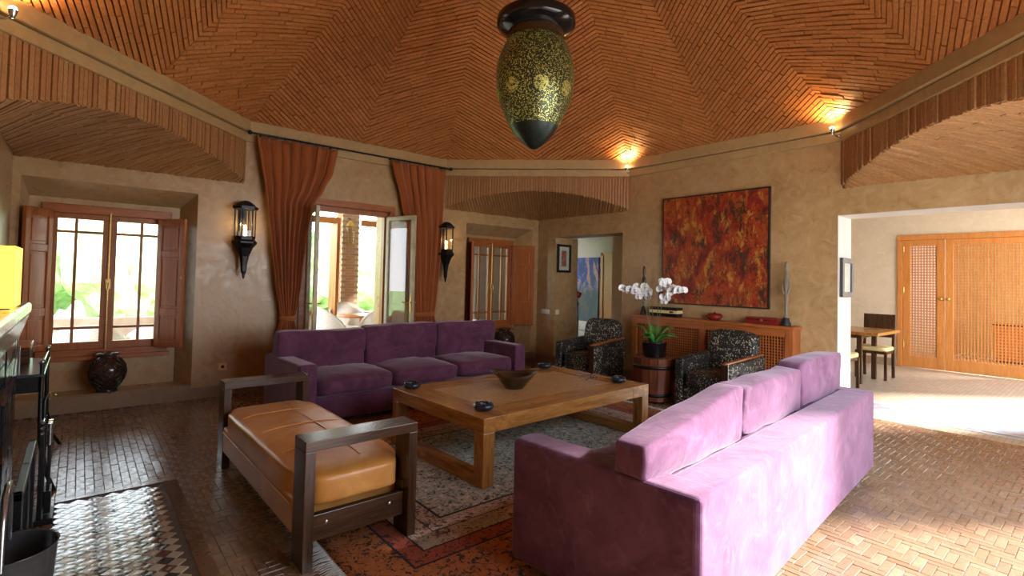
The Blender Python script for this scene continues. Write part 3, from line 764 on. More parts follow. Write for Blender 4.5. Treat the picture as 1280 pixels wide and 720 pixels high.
rc = curtain('curtain', 'narrower rust orange curtain hanging right of the french doors beside the lantern with warm glow', [-2.90, -2.74, -2.68, -2.66, -2.60, -2.55, -2.52, -2.56, -2.58], [-2.03, -2.06, -2.07, -2.09, -2.12, -2.15, -2.17, -2.13, -2.11], zc_, 7, 11, .86)
for o, x, w in ((lc, -4.215, .085), (rc, -2.345, .18)):
    o2 = MB(); o2.lathe([(w, -.03), (w+.012, -.015), (w+.016, 0), (w+.012, .015), (w, .03)], 20, (x, -.13, .87), 1, .075/w*1.0)
    P('curtain_tie', o2, 'curtain', o)
rod = T('curtain_rod', 'long thin black iron curtain rod under the cornice', 'curtain rod', (-3.32, -.13, 3.03))
P('rod', MB().tube([(-1.36, 0, 0), (1.36, 0, 0)], .011), 'iron', rod)
for x in (-1.38, 1.38): P('finial', MB().sphere((x, 0, 0), .026), 'iron', rod)
for x in (-1.25, -.42, .42, 1.25): P('bracket', MB().tube([(x, 0, .0), (x, .13, .0)], .008), 'iron', rod)
for k in range(22):
    x = (-1.27+.044*k*1.0) if k < 11 else (.46+.08*(k-11)); x = -1.27+k*.092 if k < 11 else .44+(k-11)*.082
    P('ring', MB().tube([(x, .02*math.cos(a), .02*math.sin(a)-.006) for a in [2*PI*i/10 for i in range(11)]], .003, 5, cap=False), 'iron', rod)

# ------------------------------------------------------------------ wall lanterns
def lantern(x, label, energy):
    t = T('wall_lantern', label, 'lantern', (x, -.15, 1.33), 0, None)
    n = 6; r = .115
    def hexr(r0, z0, r1, z1, mb): mb.lathe([(1e-4, z0), (r0, z0), (r1, z1), (1e-4, z1)], n, smooth=False)
    mb = MB(); mb.lathe([(1e-4, 0), (.012, .015), (.018, .06), (.03, .09), (.034, .16), (.05, .26), (.09, .36), (.132, .41), (.132, .43), (.11, .45), (.11, .49), (1e-4, .49)], n, smooth=False)
    P('tapered_base', mb, 'iron', t)
    mb = MB(); mb.lathe([(1e-4, .80), (.13, .80), (.135, .83), (.105, .84), (.10, .855), (.05, .89), (.02, .90), (1e-4, .90)], n, smooth=False); P('cap', mb, 'iron', t)
    for k in range(n):
        a = 2*PI*k/n; x_, y_ = r*.93*math.cos(a), r*.93*math.sin(a)
        P('bar', MB().tube([(x_, y_, .48), (x_, y_, .81)], .0065, 6), 'iron', t)
        a2 = a+2*PI/n; P('pane', MB().add([(r*.9*math.cos(a), r*.9*math.sin(a), .49), (r*.9*math.cos(a2), r*.9*math.sin(a2), .49), (r*.9*math.cos(a2), r*.9*math.sin(a2), .80), (r*.9*math.cos(a), r*.9*math.sin(a), .80)], [(0, 1, 2, 3)]), 'glass', t)
    P('candle', MB().tube([(0, 0, .49), (0, 0, .56)], .016).sphere((0, 0, .59), .02, 8, 6, (1, 1, 1.6)), 'candle_bulb', t)
    P('wall_plate', MB().box(-.03, .03, .10, .148, .40, .84), 'iron', t)
    l = bpy.data.lights.new('lantern_light', 'POINT'); l.energy = energy; l.color = (1, .65, .3); l.shadow_soft_size = .02
    lo = bpy.data.objects.new('lantern_light', l); COL.objects.link(lo); lo.location = (0, 0, .64); lo.parent = t
lantern(-4.72, 'hexagonal black iron wall lantern left of the wide curtain, bright daylight in its glass', 3)
lantern(-2.0, 'hexagonal black iron wall lantern with a warm glow, right of the narrower curtain', 4)

# cornice spotlights
def spot(x, y, label, e=58):
    dx, dy = CEN[0]-x, CEN[1]-y; l = math.hypot(dx, dy); dx, dy = dx/l, dy/l
    t = T('cornice_spotlight', label, 'spotlight', (x+dx*.13, y+dy*.13, 3.0), math.atan2(dy, dx), 'cornice spotlights')
    P('stem', MB().tube([(-.10, 0, 0), (-.04, 0, .0), (-.01, 0, .03)], .006).lathe([(1e-4, -.01), (.02, -.01), (.02, .01), (1e-4, .01)], 12, (-.085, 0, 0)), 'steel', t)
    P('lamp_cup', MB().lathe([(.006, -.02), (.018, 0), (.026, .035)], 14, (0, 0, .03)), 'steel', t)
    P('bulb', MB().sphere((0, 0, .068), .024, 10, 8), 'bulb', t)
    ld = bpy.data.lights.new('spot_light', 'SPOT'); ld.energy = e; ld.color = (1, .62, .24); ld.spot_size = R(150); ld.spot_blend = .8; ld.shadow_soft_size = .03
    lo = bpy.data.objects.new('spot_light', ld); COL.objects.link(lo); lo.location = (.02, 0, .11); lo.parent = t
    lo.rotation_euler = Vector((.28, 0, .96)).to_track_quat('-Z', 'Y').to_euler()
spot(0, -1.94, 'small lit spotlight at the cornice corner between the brick arch and the red painting wall')
spot(0, -4.70, 'small lit spotlight at the cornice corner above the wide opening to the dining room')
spot(XW, -1.96, 'small lit spotlight at the cornice corner at the top left edge of the view')
spot(XW, -4.70, 'small added spotlight behind the camera on the fireplace wall, warming the dome');  # this one and the next pair are unseen, added for even warm dome light
spot(-4.70, -6.62, 'small added spotlight behind the camera left of the garden opening, warming the dome'); spot(-1.96, -6.62, 'small added spotlight behind the camera right of the garden opening, warming the dome')

# ------------------------------------------------------------------ hanging lamp
def pendant():
    t = T('pendant_lamp', 'large egg-shaped pierced metal lantern hanging from the brick dome', 'lamp', (-3.23, -3.39, 2.51))
    prof = [(1e-4, 0), (.03, .006), (.065, .03), (.115, .075), (.165, .13), (.205, .19)]
    P('pointed_bottom', MB().lathe(prof, 48), 'verdigris', t)
    prof = [(.205, .19), (.253, .28), (.292, .38), (.320, .48), (.335, .58), (.334, .68), (.316, .77), (.285, .85), (.248, .92)]
    P('pierced_shade', MB().lathe(prof, 64), 'pierced_metal', t, sub=1)
    prof = [(.243, .91), (.25, .93), (.235, .96), (.245, .985), (.235, 1.0)]
    P('neck_band', MB().lathe(prof, 48), 'bronze', t)
    prof = [(.232, .99), (.25, 1.0), (.30, 1.025), (.332, 1.055), (.336, 1.062), (.336, 1.122), (.330, 1.130), (.31, 1.128), (.28, 1.08), (.12, 1.10), (.05, 1.16), (1e-4, 1.17)]
    P('dished_collar', MB().lathe(prof, 48), 'black_gloss', t)
    P('finial', MB().lathe([(.04, 1.17), (.05, 1.2), (.025, 1.24), (.04, 1.28), (.015, 1.32), (1e-4, 1.33)], 20), 'brass', t)
    ch = MB(); z = 1.32
    while z < 3.28:
        a = (int(z*100)//6) % 2
        ch.tube([((.013*math.cos(q) if a else 0), (0 if a else .013*math.cos(q)), z+.03+.03*math.sin(q)) for q in [2*PI*i/8 for i in range(9)]], .004, 5, cap=False); z += .046
    P('chain', ch, 'brass', t)
    # round medallions in two belts
    def rad(z):
        pr = [(.205, .19), (.253, .28), (.292, .38), (.320, .48), (.335, .58), (.334, .68), (.316, .77), (.285, .85), (.248, .92)]
        for i in range(len(pr)-1):
            if pr[i][1] <= z <= pr[i+1][1]: f = (z-pr[i][1])/(pr[i+1][1]-pr[i][1]); return pr[i][0]+(pr[i+1][0]-pr[i][0])*f
        return .25
    for k in range(8):
        a0 = R(45*k+12+180); vs = [(0, 0)]+[(math.cos(2*PI*i/20), math.sin(2*PI*i/20)) for i in range(20)]; rr_ = .062; z0 = .46
        pts = []
        for (p, q) in vs:
            z = z0+q*rr_; r = rad(z)+.006; a = a0+p*rr_/r; pts.append((r*math.cos(a), r*math.sin(a), z))
        P('medallion', MB().add(pts, [(0, 1+i, 1+(i+1) % 20) for i in range(20)], True), 'pierced_disc', t)
pendant()

# ------------------------------------------------------------------ sofas
def sofa(name, label, L, D, loc, rz, mat, lit, hb=.62, seed=1):
    """local: x along, front at -y... origin centre of footprint, front towards -y"""
    t = T(name, label, 'sofa', loc, rz, 'purple suede sofas')
    AW = .17; BT = .20; x0, x1 = -L/2, L/2; y0, y1 = -D/2, D/2
    bs = MB().box(x0+AW, x1-AW, y0+.03, y1-BT, .055, .27); P('base', bs, mat, t, bevel=.02, seg=3)
    P('back', MB().box(x0+.003, x1-.003, y1-BT, y1, .052, hb-.002), mat, t, bevel=.022, seg=4)
    for s in (-1, 1):
        a, b = (x0, x0+AW) if s < 0 else (x1-AW, x1)
        P('arm', MB().box(a, b, y0, y1-.003, .05, hb), mat, t, bevel=.026, seg=4)
    sw = (L-2*AW)/3
    for k in range(3):
        c = (x0+AW+sw*(k+.5), (y0+y1-BT)/2-.005, .355)
        P('seat_cushion', rbox((sw/2-.004, (D-BT)/2-.006, .085), 7, 10, (0, 0, .42), c, .014, seed+k, 6), mat, t)
    bw = L/3; slump = (0, .03, .075) if lit else (.03, 0, .01)
    for k in range(3):
        cx = x0+bw*(k+.5); w = bw/2-.004
        yb = y1-BT-.115
        up = rbox((w, .078, .145), 18, 16, (0, .40, .05), (cx, yb+.02, hb+.12), .020, seed+10+k, 4)
        up.v = [(x, y, z-(slump[k]+(slump[k]*.8*((x-cx)/w) if k == 2 and lit else 0))*max(0, (z-hb)/.26)) for x, y, z in up.v]
        lx0, lx1 = cx-w, cx+w
        if k == 0: lx0 = x0+AW+.005
        if k == 2: lx1 = x1-AW-.005
        low = rbox(((lx1-lx0)/2-.004, .08, .12), 6, 8, (0, .3, 0), ((lx0+lx1)/2, yb, .51), .01, seed+20+k, 4)
        co = P('back_cushion', merge(up, low), mat, t)
        # piped seam round the upper cushion
    for sx in (-1, 1):
        for sy in (-1, 1):
            P('foot', MB().lathe([(1e-4, 0), (.022, 0), (.03, .055), (1e-4, .055)], 14, (sx*(L/2-.16), sy*(D/2-.08), 0)), 'steel', t)
    P('foot', MB().lathe([(1e-4, 0), (.022, 0), (.03, .055), (1e-4, .055)], 14, (0, D/2-.08, 0)), 'steel', t)
    # edge piping along the back frame
    pp = MB()
    for z in (hb-.004,):
        pp.tube([(x0+.01, y1-.012, z-.01), (x1-.01, y1-.012, z-.01)], .005, 6); pp.tube([(x0+.012, y1-.015, z-.012), (x0+.012, y1-.015, .08)], .004, 6)
    P('piping', pp, mat, t)
    return t
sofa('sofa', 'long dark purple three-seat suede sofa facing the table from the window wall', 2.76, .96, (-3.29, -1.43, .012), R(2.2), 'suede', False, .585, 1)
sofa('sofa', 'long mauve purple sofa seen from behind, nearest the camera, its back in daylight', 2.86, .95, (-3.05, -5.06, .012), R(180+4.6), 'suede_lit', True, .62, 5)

# ------------------------------------------------------------------ coffee table
def coffee():
    ang = R(2.2); t = T('coffee_table', 'large low square-cut wooden coffee table with an inlaid grainy top', 'table', (-3.13, -3.26, .012), ang)
    L, Wd, H = 1.94, 1.20, .46; g = .10
    for sx in (-1, 1):
        for sy in (-1, 1):
            a, b = (sx*L/2, sx*(L/2-g)); c, d = (sy*Wd/2, sy*(Wd/2-g)); P('leg', MB().box(min(a, b), max(a, b), min(c, d), max(c, d), 0, H-.10), 'teak_Z', t, bevel=.005)
        a, b = sorted((sx*L/2, sx*(L/2-g))); P('floor_rail', MB().box(a, b, -Wd/2+g, Wd/2-g, 0, .075), 'teak_Y', t, bevel=.005)
    fr = .24
    for s in (-1, 1):
        y0, y1 = sorted((s*Wd/2, s*(Wd/2-fr))); P('top_board', MB().box(-L/2+fr, L/2-fr, y0, y1, H-.10, H), 'teak_X', t, bevel=.003)
        x0, x1 = sorted((s*L/2, s*(L/2-fr))); P('top_board', MB().box(x0, x1, -Wd/2, Wd/2, H-.10, H), 'teak_Y', t, bevel=.003)
    P('inlaid_panel', MB().box(-L/2+fr, L/2-fr, -Wd/2+fr, Wd/2-fr, H-.06, H-.0015), 'table_inlay', t, bevel=.002)
coffee()
ZTOP = .472
# bowl
t = T('bowl', 'flared dark bronze bowl with a wavy rim in the middle of the coffee table', 'bowl', (-3.28, -3.27, ZTOP))
mb = MB(); n = 40; prof = [(1e-4, .004), (.06, .0), (.075, .004), (.11, .05), (.15, .10), (.19, .135), (.185, .137), (.145, .104), (.105, .056), (.07, .012), (1e-4, .01)]
vs = []
for r, z in prof:
    for k in range(n):
        a = 2*PI*k/n; w = 1+.10*math.cos(2*(a-R(-40)))*(r/.19); zz = z*(1+.13*math.cos(2*(a-R(-40)))*(r/.19)**2); vs.append((r*w*math.cos(a), r*w*math.sin(a), zz))
mb.add(vs, [(i*n+k, i*n+(k+1) % n, (i+1)*n+(k+1) % n, (i+1)*n+k) for i in range(len(prof)-1) for k in range(n)], True); P('bowl_body', mb, 'bronze', t)
def ashtray(x, y, label, first=[None]):
    if first[0]: return dup(first[0], (x, y, ZTOP), random.uniform(0, 6), label)
    t = T('ashtray', label, 'ashtray', (x, y, ZTOP), 0, 'round ashtrays on the coffee table'); first[0] = t
    P('ashtray_body', MB().lathe([(1e-4, .003), (.045, 0), (.06, .008), (.074, .028), (.072, .042), (.055, .054), (.042, .052), (.036, .04), (.040, .016), (1e-4, .012)], 28), 'ceramic_blue', t)
    for k in range(3):
        a = 2*PI*k/3; P('cigarette_rest', MB().box(.035, .062, -.008, .008, .050, .058, Matrix.Rotation(a, 4, 'Z')), 'ceramic_blue', t, bevel=.003)
    return t
ashtray(-3.94, -3.71, 'glossy blue-black round ashtray on the table corner nearest the camera')
ashtray(-4.0, -2.80, 'glossy blue-black ashtray on the left table corner by the purple sofa seat')
ashtray(-2.37, -2.69, 'glossy blue-black ashtray on the far table corner behind the bowl')
ashtray(-2.32, -3.62, 'glossy blue-black ashtray on the right table corner near the plant stand')
t = T('spectacles', 'pair of dark-framed spectacles lying on the far right of the coffee table', 'glasses', (-2.43, -3.38, ZTOP), R(70))
for s in (-1, 1):
    P('rim', MB().tube([(s*.034+.027*math.cos(a), -.03, .026+.02*math.sin(a)) for a in [2*PI*i/14 for i in range(15)]], .003, 6, cap=False), 'black_gloss', t)
    P('lens', MB().disc((s*.034, -.03, .026), .024, 16, 'Y'), 'glass_smoke', t)
    P('temple', MB().tube([(s*.062, -.03, .032), (s*.064, .05, .03), (s*.06, .09, .004)], .003, 6), 'black_gloss', t)
P('bridge', MB().tube([(-.009, -.03, .03), (0, -.032, .034), (.009, -.03, .03)], .003, 6), 'black_gloss', t)

# ------------------------------------------------------------------ rug
t = T('persian_rug', 'large worn patterned rug with white fringe under the coffee table', 'rug', ((RUGB[0]+RUGB[1])/2, -3.38, 0))
hx = (RUGB[1]-RUGB[0])/2; mb = MB(); nx_, ny_ = 60, 50; y0, y1 = RUGB[2]+3.38, RUGB[3]+3.38
vs = []
for j in range(ny_+1):
    for i in range(nx_+1):
        x = -hx+2*hx*i/nx_; y = y0+(y1-y0)*j/ny_; vs.append((x+.01*noise.noise(Vector((0, y*2, 1))), y+.01*noise.noise(Vector((x*2, 0, 1))), .009+.003*noise.noise(Vector((x*1.5, y*1.5, 0)))))
m_ = nx_+1; nb = len(vs); fs = [(j*m_+i, j*m_+i+1, (j+1)*m_+i+1, (j+1)*m_+i) for j in range(ny_) for i in range(nx_)]
bd = [i for i in range(m_)]+[j*m_+nx_ for j in range(1, ny_+1)]+[ny_*m_+i for i in range(nx_-1, -1, -1)]+[j*m_ for j in range(ny_-1, 0, -1)]
low = [(vs[b][0], vs[b][1], .001) for b in bd]; k_ = len(bd)
fs += [(bd[i], nb+i, nb+(i+1) % k_, bd[(i+1) % k_]) for i in range(k_)]
mb.add(vs+low, fs, True); P('pile', mb, 'rug', t, fix=True)
fr_ = MB()
for s in (-1, 1):
    y = y0
    while y < y1:
        x = s*hx; dx = s*random.uniform(.07, .10); dy = random.uniform(-.02, .02)
        fr_.tube([(x-s*.005, y, .007), (x+dx*.5, y+dy*.6, .009), (x+dx, y+dy, .003)], [.004, .0035, .0015], 4, cap=False); y += .012
P('fringe', fr_, 'fringe', t, kind='stuff')

# ------------------------------------------------------------------ leather bench
def bench():
    t = T('leather_bench', 'tan leather bench between dark wooden arm frames in the foreground', 'bench', (-5.02, -3.225, 0), R(0.6))
    X = .30
    for s in (-1, 1):
        y0, y1 = (-.915, -.76) if s < 0 else (.76, .915)
        f = bpy.data.objects.new('arm_frame', None); COL.objects.link(f); f.parent = t
        P('arm_rail', MB().box(-X, X, y0, y1, .56, .61), 'wenge_X', f, bevel=.003)
        for sx in (-1, 1):
            a, b = sorted((sx*X, sx*(X-.05))); P('leg', MB().box(a, b, y0, y1, 0, .56), 'wenge_Z', f, bevel=.003)
        ys = (y0+.05, y0+.09) if s < 0 else (y1-.09, y1-.05)
        P('stretcher', MB().box(-X+.05, X-.05, *ys, .11, .235), 'wenge_X', f, bevel=.003)
        for sx in (-.17, .17):
            yy = ys[0] if s < 0 else ys[1]
            P('bolt', MB().sphere((sx, yy, .19), .011, 10, 6, (1, .5, 1)), 'steel', f)
    P('leather_base', MB().box(-X-.0, X, -.758, .758, .12, .30), 'leather', t, bevel=.015, seg=3)
    cu = rbox((.262, .85, .085), 9, 14, (.0, 0, .28), (0, 0, .335), .006, 3, 3)
    sc = rbox((.305, .755, .085), 9, 14, (.0, 0, .30), (0, 0, .336), .006, 3, 3)
    P('seat_cushion', merge(cu, sc), 'leather', t)
    sm = MB()
    for y in (-.42, 0, .42): sm.tube([(x, y+.004*math.sin(x*30), .336+.085*(1+.30*(1-min(1, abs(x)/.305)**2)*(1-(y/.755)**2))*(1-(abs(x)/.305)**9*.5)+.0035) for x in [-.28+.56*i/24 for i in range(25)]], .004, 6)
    sm.tube([(.07, y, .336+.085*(1+.30*(1-(.07/.305)**2)*(1-(y/.755)**2))+.002) for y in [-.70+1.4*i/24 for i in range(25)]], .004, 6)
    P('seam', sm, 'leather', t)
    sm2 = 0
    pi_ = MB().tube([(-.304, -.74, .262), (-.304, .74, .262)], .005, 6)
    P('piping', pi_, 'leather', t)
bench()

# ------------------------------------------------------------------ armchairs (front towards -x)
def armchair(loc, rz, label, first=[None]):
    if first[0]: return dup(first[0], loc, rz, label)
    t = T('armchair', label, 'armchair', loc, rz, 'speckled black armchairs'); first[0] = t
    for s in (-1, 1):
        y0, y1 = sorted((s*.34, s*.235))
        pl = [(-.36, .06), (.30, .06), (.36, .58), (.33, .615), (-.35, .57)]
        pl = [(-.345, .05), (.27, .05), (.345, .62), (-.345, .565)]
        P('arm', MB().prism(pl, y0, y1, lambda a, b, h: (a, h, b)), 'speckle', t, bevel=.02, seg=3)
        if s < 0: P('arm_post', MB().box(-.366, -.342, y0+.012, y1-.012, .0, .575), 'wenge_Z', t, bevel=.006)
        if s < 0: P('arm_trim', MB().prism([(-.37, .566), (.345, .622), (.345, .640), (-.37, .584)], y0+.03, y1-.03, lambda a, b, h: (a, h, b)), 'cedar_X', t, bevel=.004)
    P('seat_cushion', rbox((.30, .232, .09), 6, 8, (0, 0, .2), (-.05, 0, .34), .004, 2), 'speckle', t)
    P('seat_base', MB().box(-.33, .26, -.235, .235, .08, .26), 'speckle', t, bevel=.01)
    bk = rbox((.075, .29, .25), 5, 10, (.1, 0, 0), (0, 0, 0), .003, 2)
    mt = Matrix.Translation((.25, 0, .63)) @ Matrix.Rotation(R(12), 4, 'Y'); bk.v = [tuple(mt @ Vector(v)) for v in bk.v]
    P('backrest', bk, 'speckle', t)
    for sx in (-1, 1):
        for sy in (-1, 1):
            if sx > 0: P('leg', MB().box(.22, .26, sy*.30-.02, sy*.30+.02, 0, .07), 'cedar_Z', t)
    return t
armchair((-.77, -1.93, 0), R(3), 'black speckled armchair nearest the passage, left of the orchid')
armchair((-.68, -3.73, 0), R(-5), 'black speckled armchair between the orchid stand and the near sofa')
# ------------------------------------------------------------------ radiator cover with lattice
t = T('radiator_cover', 'long low orange-brown wooden cabinet with a lattice front under the red painting', 'cabinet', (0, -3.25, 0))
L2 = 1.06; dp = .21; H = .95
P('top', MB().box(-dp-.015, 0, -L2-.015, L2+.015, H-.035, H), 'cedar_Y', t, bevel=.005)
for a, b in ((-L2, -L2+.085), (L2-.085, L2), (-.04, .04)): P('stile', MB().box(-dp, -dp+.025, a, b, 0, H-.035), 'cedar_Z', t, bevel=.004)
for a, b in ((-L2+.085, -.04), (.04, L2-.085)):
    P('rail', MB().box(-dp, -dp+.025, a, b, H-.12, H-.035), 'cedar_Y', t, bevel=.004); P('rail', MB().box(-dp, -dp+.025, a, b, 0, .12), 'cedar_Y', t, bevel=.004)
    la = MB(); y = a+.014
    while y < b-.01: la.box(-dp+.006, -dp+.014, y-.006, y+.006, .12, H-.12); y += .0315
    z = .134
    while z < H-.125: la.box(-dp+.012, -dp+.020, a, b, z-.006, z+.006); z += .0315
    P('lattice', la, 'cedar_Z', t, kind='stuff')
for s in (-1, 1): P('side_panel', MB().box(-dp+.025, -.0, *sorted((s*L2, s*(L2-.02))), 0, H-.035), 'cedar_Z', t)
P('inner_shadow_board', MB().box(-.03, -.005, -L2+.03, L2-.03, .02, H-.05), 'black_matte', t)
HC_ = .95
# things on the cabinet
t = T('striped_box', 'flat dark box with a pale stripe behind the orchid stems on the lattice cabinet', 'box', (-.11, -2.66, HC_))
P('box_body', MB().box(-.07, .07, -.21, .21, 0, .045), 'black_gloss', t, bevel=.004); P('pale_band', MB().box(-.072, .072, -.212, .212, .045, .085), 'cream_leather', t, bevel=.002)
P('box_lid', MB().box(-.071, .071, -.211, .211, .085, .125), 'black_gloss', t, bevel=.004); P('clasp', MB().box(-.078, -.07, -.16, -.11, .055, .075), 'black_gloss', t)
t = T('lidded_dish', 'small round dark red lidded dish at the middle of the lattice cabinet', 'dish', (-.11, -3.36, HC_))
P('dish_bowl', MB().lathe([(1e-4, 0), (.05, 0), (.092, .035), (.095, .05), (1e-4, .05)], 24), 'red_lacquer', t); P('dish_lid', MB().lathe([(.097, .05), (.095, .06), (.07, .085), (1e-4, .09)], 24), 'red_lacquer', t)
P('knob', MB().sphere((0, 0, .095), .012), 'red_lacquer', t)
t = T('red_box', 'long flat dark red box at the right of the lattice cabinet', 'box', (-.11, -3.96, HC_))
P('box_body', MB().box(-.07, .07, -.18, .18, 0, .05), 'red_lacquer', t, bevel=.004); P('box_lid', MB().box(-.073, .073, -.183, .183, .052, .078), 'red_lacquer', t, bevel=.005); P('clasp', MB().box(-.079, -.072, -.015, .015, .035, .062), 'brass', t)
def figure(x, y, h, mat, label, seed):
    t = T('carved_statuette', label, 'statuette', (x, y, HC_)); k = h/.7
    P('plinth', MB().lathe([(1e-4, 0), (.05, 0), (.05, .03), (.035, .05), (.03, .09), (1e-4, .09)], 16), 'black_matte', t, bevel=.003)
    pr = [(1e-4, .09), (.03, .09), (.026, .13*k), (.034, .2*k), (.03, .27*k), (.042, .34*k), (.048, .44*k), (.052, .5*k), (.03, .54*k), (.022, .56*k), (.034, .59*k), (.038, .63*k), (.03, .68*k), (.012, .70*k), (1e-4, .70*k)]
    pr = [(r*.62 if z > .1 else r, z) for r, z in pr]; b = MB().lathe(pr, 18, (0, 0, 0), .85, 1); P('body', b, mat, t)
    for s in (-1, 1): P('arm', MB().tube([(-.0, s*.030, .48*k), (-.010, s*.036, .40*k), (-.022, s*.018, .34*k)], [.009, .008, .007], 8), mat, t)
    P('nose', MB().tube([(-.018, 0, .64*k), (-.028, 0, .61*k)], [.003, .005], 6), mat, t)
figure(-.11, -4.20, .72, 'driftwood', 'tall pale weathered carved figure at the right end of the lattice cabinet', 1)
figure(-.10, -2.30, .68, 'wenge_Z', 'dark carved wooden figure at the left end of the cabinet behind the orchid', 2)

# plant stand, pot, orchid
t = T('plant_stand', 'round tapered wooden tub stand holding the orchid pot', 'stand', (-.90, -3.03, 0))
n = 16
for k in range(n):
    a0, a1 = 2*PI*k/n+.01, 2*PI*(k+1)/n-.01; st = MB(); pr = [(.20, .03), (.215, .2), (.235, .38), (.25, .52)]
    vs = []
    for r, z in pr:
        for a in (a0, a1):
            for q in (0, .018): vs.append(((r-q)*math.cos(a), (r-q)*math.sin(a), z))
    fs = []
    for i in range(3):
        b = 4*i; c = b+4
        fs += [(b, b+2, c+2, c), (b+1, c+1, c+3, b+3), (b, c, c+1, b+1), (b+2, b+3, c+3, c+2)]
    fs += [(0, 1, 3, 2), (12, 14, 15, 13)]
    st.add(vs, fs); P('stave', st, 'mahogany_Z', t)
for z, r in ((.10, .209), (.42, .241)): P('hoop', MB().lathe([(r-.004, z-.018), (r+.004, z-.018), (r+.006, z+.018), (r-.002, z+.018)], 32), 'iron', t)
P('tub_top', MB().lathe([(1e-4, .50), (.236, .50), (.238, .515), (1e-4, .52)], 32), 'mahogany_X', t)
for k in range(3):
    a = 2*PI*k/3+.9; P('leg', MB().tube([(.20*math.cos(a), .20*math.sin(a), .22), (.24*math.cos(a), .24*math.sin(a), .10), (.27*math.cos(a), .27*math.sin(a), .012)], [.022, .02, .014], 8), 'cedar_Z', t)
t = T('orchid', 'potted white orchid with several arching stems on the wooden stand', 'orchid', (-.90, -3.03, .52))
P('pot', MB().lathe([(1e-4, 0), (.115, 0), (.13, .01), (.142, .17), (.15, .175), (.14, .18), (.12, .165), (1e-4, .16)], 32), 'black_gloss', t)
P('soil', MB().lathe([(1e-4, .165), (.13, .163)], 20), 'ash', t)
rr = random.Random(4)
for k in range(11):
    a = rr.uniform(0, 2*PI); ln = rr.uniform(.16, .27); w = rr.uniform(.036, .054); up = rr.uniform(.06, .20); mb = MB(); vs = []; n = 8
    for i in range(n+1):
        f = i/n; r = .02+ln*f; z = .16+up*math.sin(f*2.2)*1.1; ww = w*math.sin(PI*min(1, f*.92+.08))**.6+.002
        for s, dz in ((-1, .008), (0, -.006), (1, .008)): vs.append((r*math.cos(a)-s*ww*math.sin(a), r*math.sin(a)+s*ww*math.cos(a), z+dz))
    mb.add(vs, [(i*3+j, i*3+j+1, (i+1)*3+j+1, (i+1)*3+j) for i in range(n) for j in (0, 1)], True)
    o = P('leaf', mb, 'leaf', t, fix=False); s_ = o.modifiers.new('s', 'SOLIDIFY'); s_.thickness = .003
# flower stems: (bend direction in world y,x), sprays
def spray(pts, nfl, sd):
    pts = [Vector(p) for p in pts]; P_ = []
    for i in range(21):                                        # bezier through 4
        f = i/20; a, b, c, d = pts; P_.append(a*(1-f)**3+b*3*f*(1-f)**2+c*3*f*f*(1-f)+d*f**3)
    st = P('flower_stem', MB().tube(P_, [.0045]*12+[.003]*9, 6), 'stem', t)
    r2 = random.Random(sd)
    for k in range(nfl):
        f = .62+.38*k/(nfl-1); i = min(20, int(f*20)); p = P_[i]+Vector((r2.uniform(-.03, .03), r2.uniform(-.03, .03), r2.uniform(-.035, .02)))
        yaw = math.atan2(-3.6, -5.2)+r2.uniform(-.7, .7); mt = Matrix.Translation(p) @ Matrix.Rotation(yaw, 4, 'Z') @ Matrix.Rotation(r2.uniform(-.4, .3), 4, 'Y')
        fl = MB()
        for q, (a, l, w) in enumerate([(90, .042, .021), (-30, .042, .021), (210, .042, .021), (10, .045, .036), (170, .045, .036)]):
            ca, sa = math.cos(R(a)), math.sin(R(a)); vs = [(.004, 0, 0)]
            for j in range(9):
                g = 2*PI*j/9; u = l*.55+l*.55*math.cos(g); v = w*math.sin(g); vs.append((.010-.10*u*u*8+q*.001, u*ca-v*sa, u*sa+v*ca))
            fl.add([mt @ Vector(v) for v in vs], [(0, 1+j, 1+(j+1) % 9) for j in range(9)], True)
        fo = P('flower', fl, 'petal', t, fix=False)
        P('flower_lip', MB().sphere(tuple(mt @ Vector((.014, 0, -.006))), .007, 8, 6), 'petal_core', fo)
spray([(0, 0, .16), (-.05, .12, .5), (-.02, .08, .86), (-.10, .40, .79)], 11, 1)
spray([(.02, 0, .16), (.0, .02, .5), (.05, .10, .93), (-.02, .22, .82)], 8, 2)
spray([(0, -.02, .16), (0, -.05, .6), (.0, -.04, 1.06), (-.06, -.26, .82)], 9, 3)
spray([(-.02, -.03, .16), (.0, -.10, .5), (-.05, -.06, .80), (-.08, -.42, .80)], 9, 4)
P('stake', MB().tube([(.01, -.03, .16), (.01, -.04, .80)], .003, 6), 'stem', t); P('stake', MB().tube([(0, .05, .16), (.01, .09, .75)], .003, 6), 'stem', t)

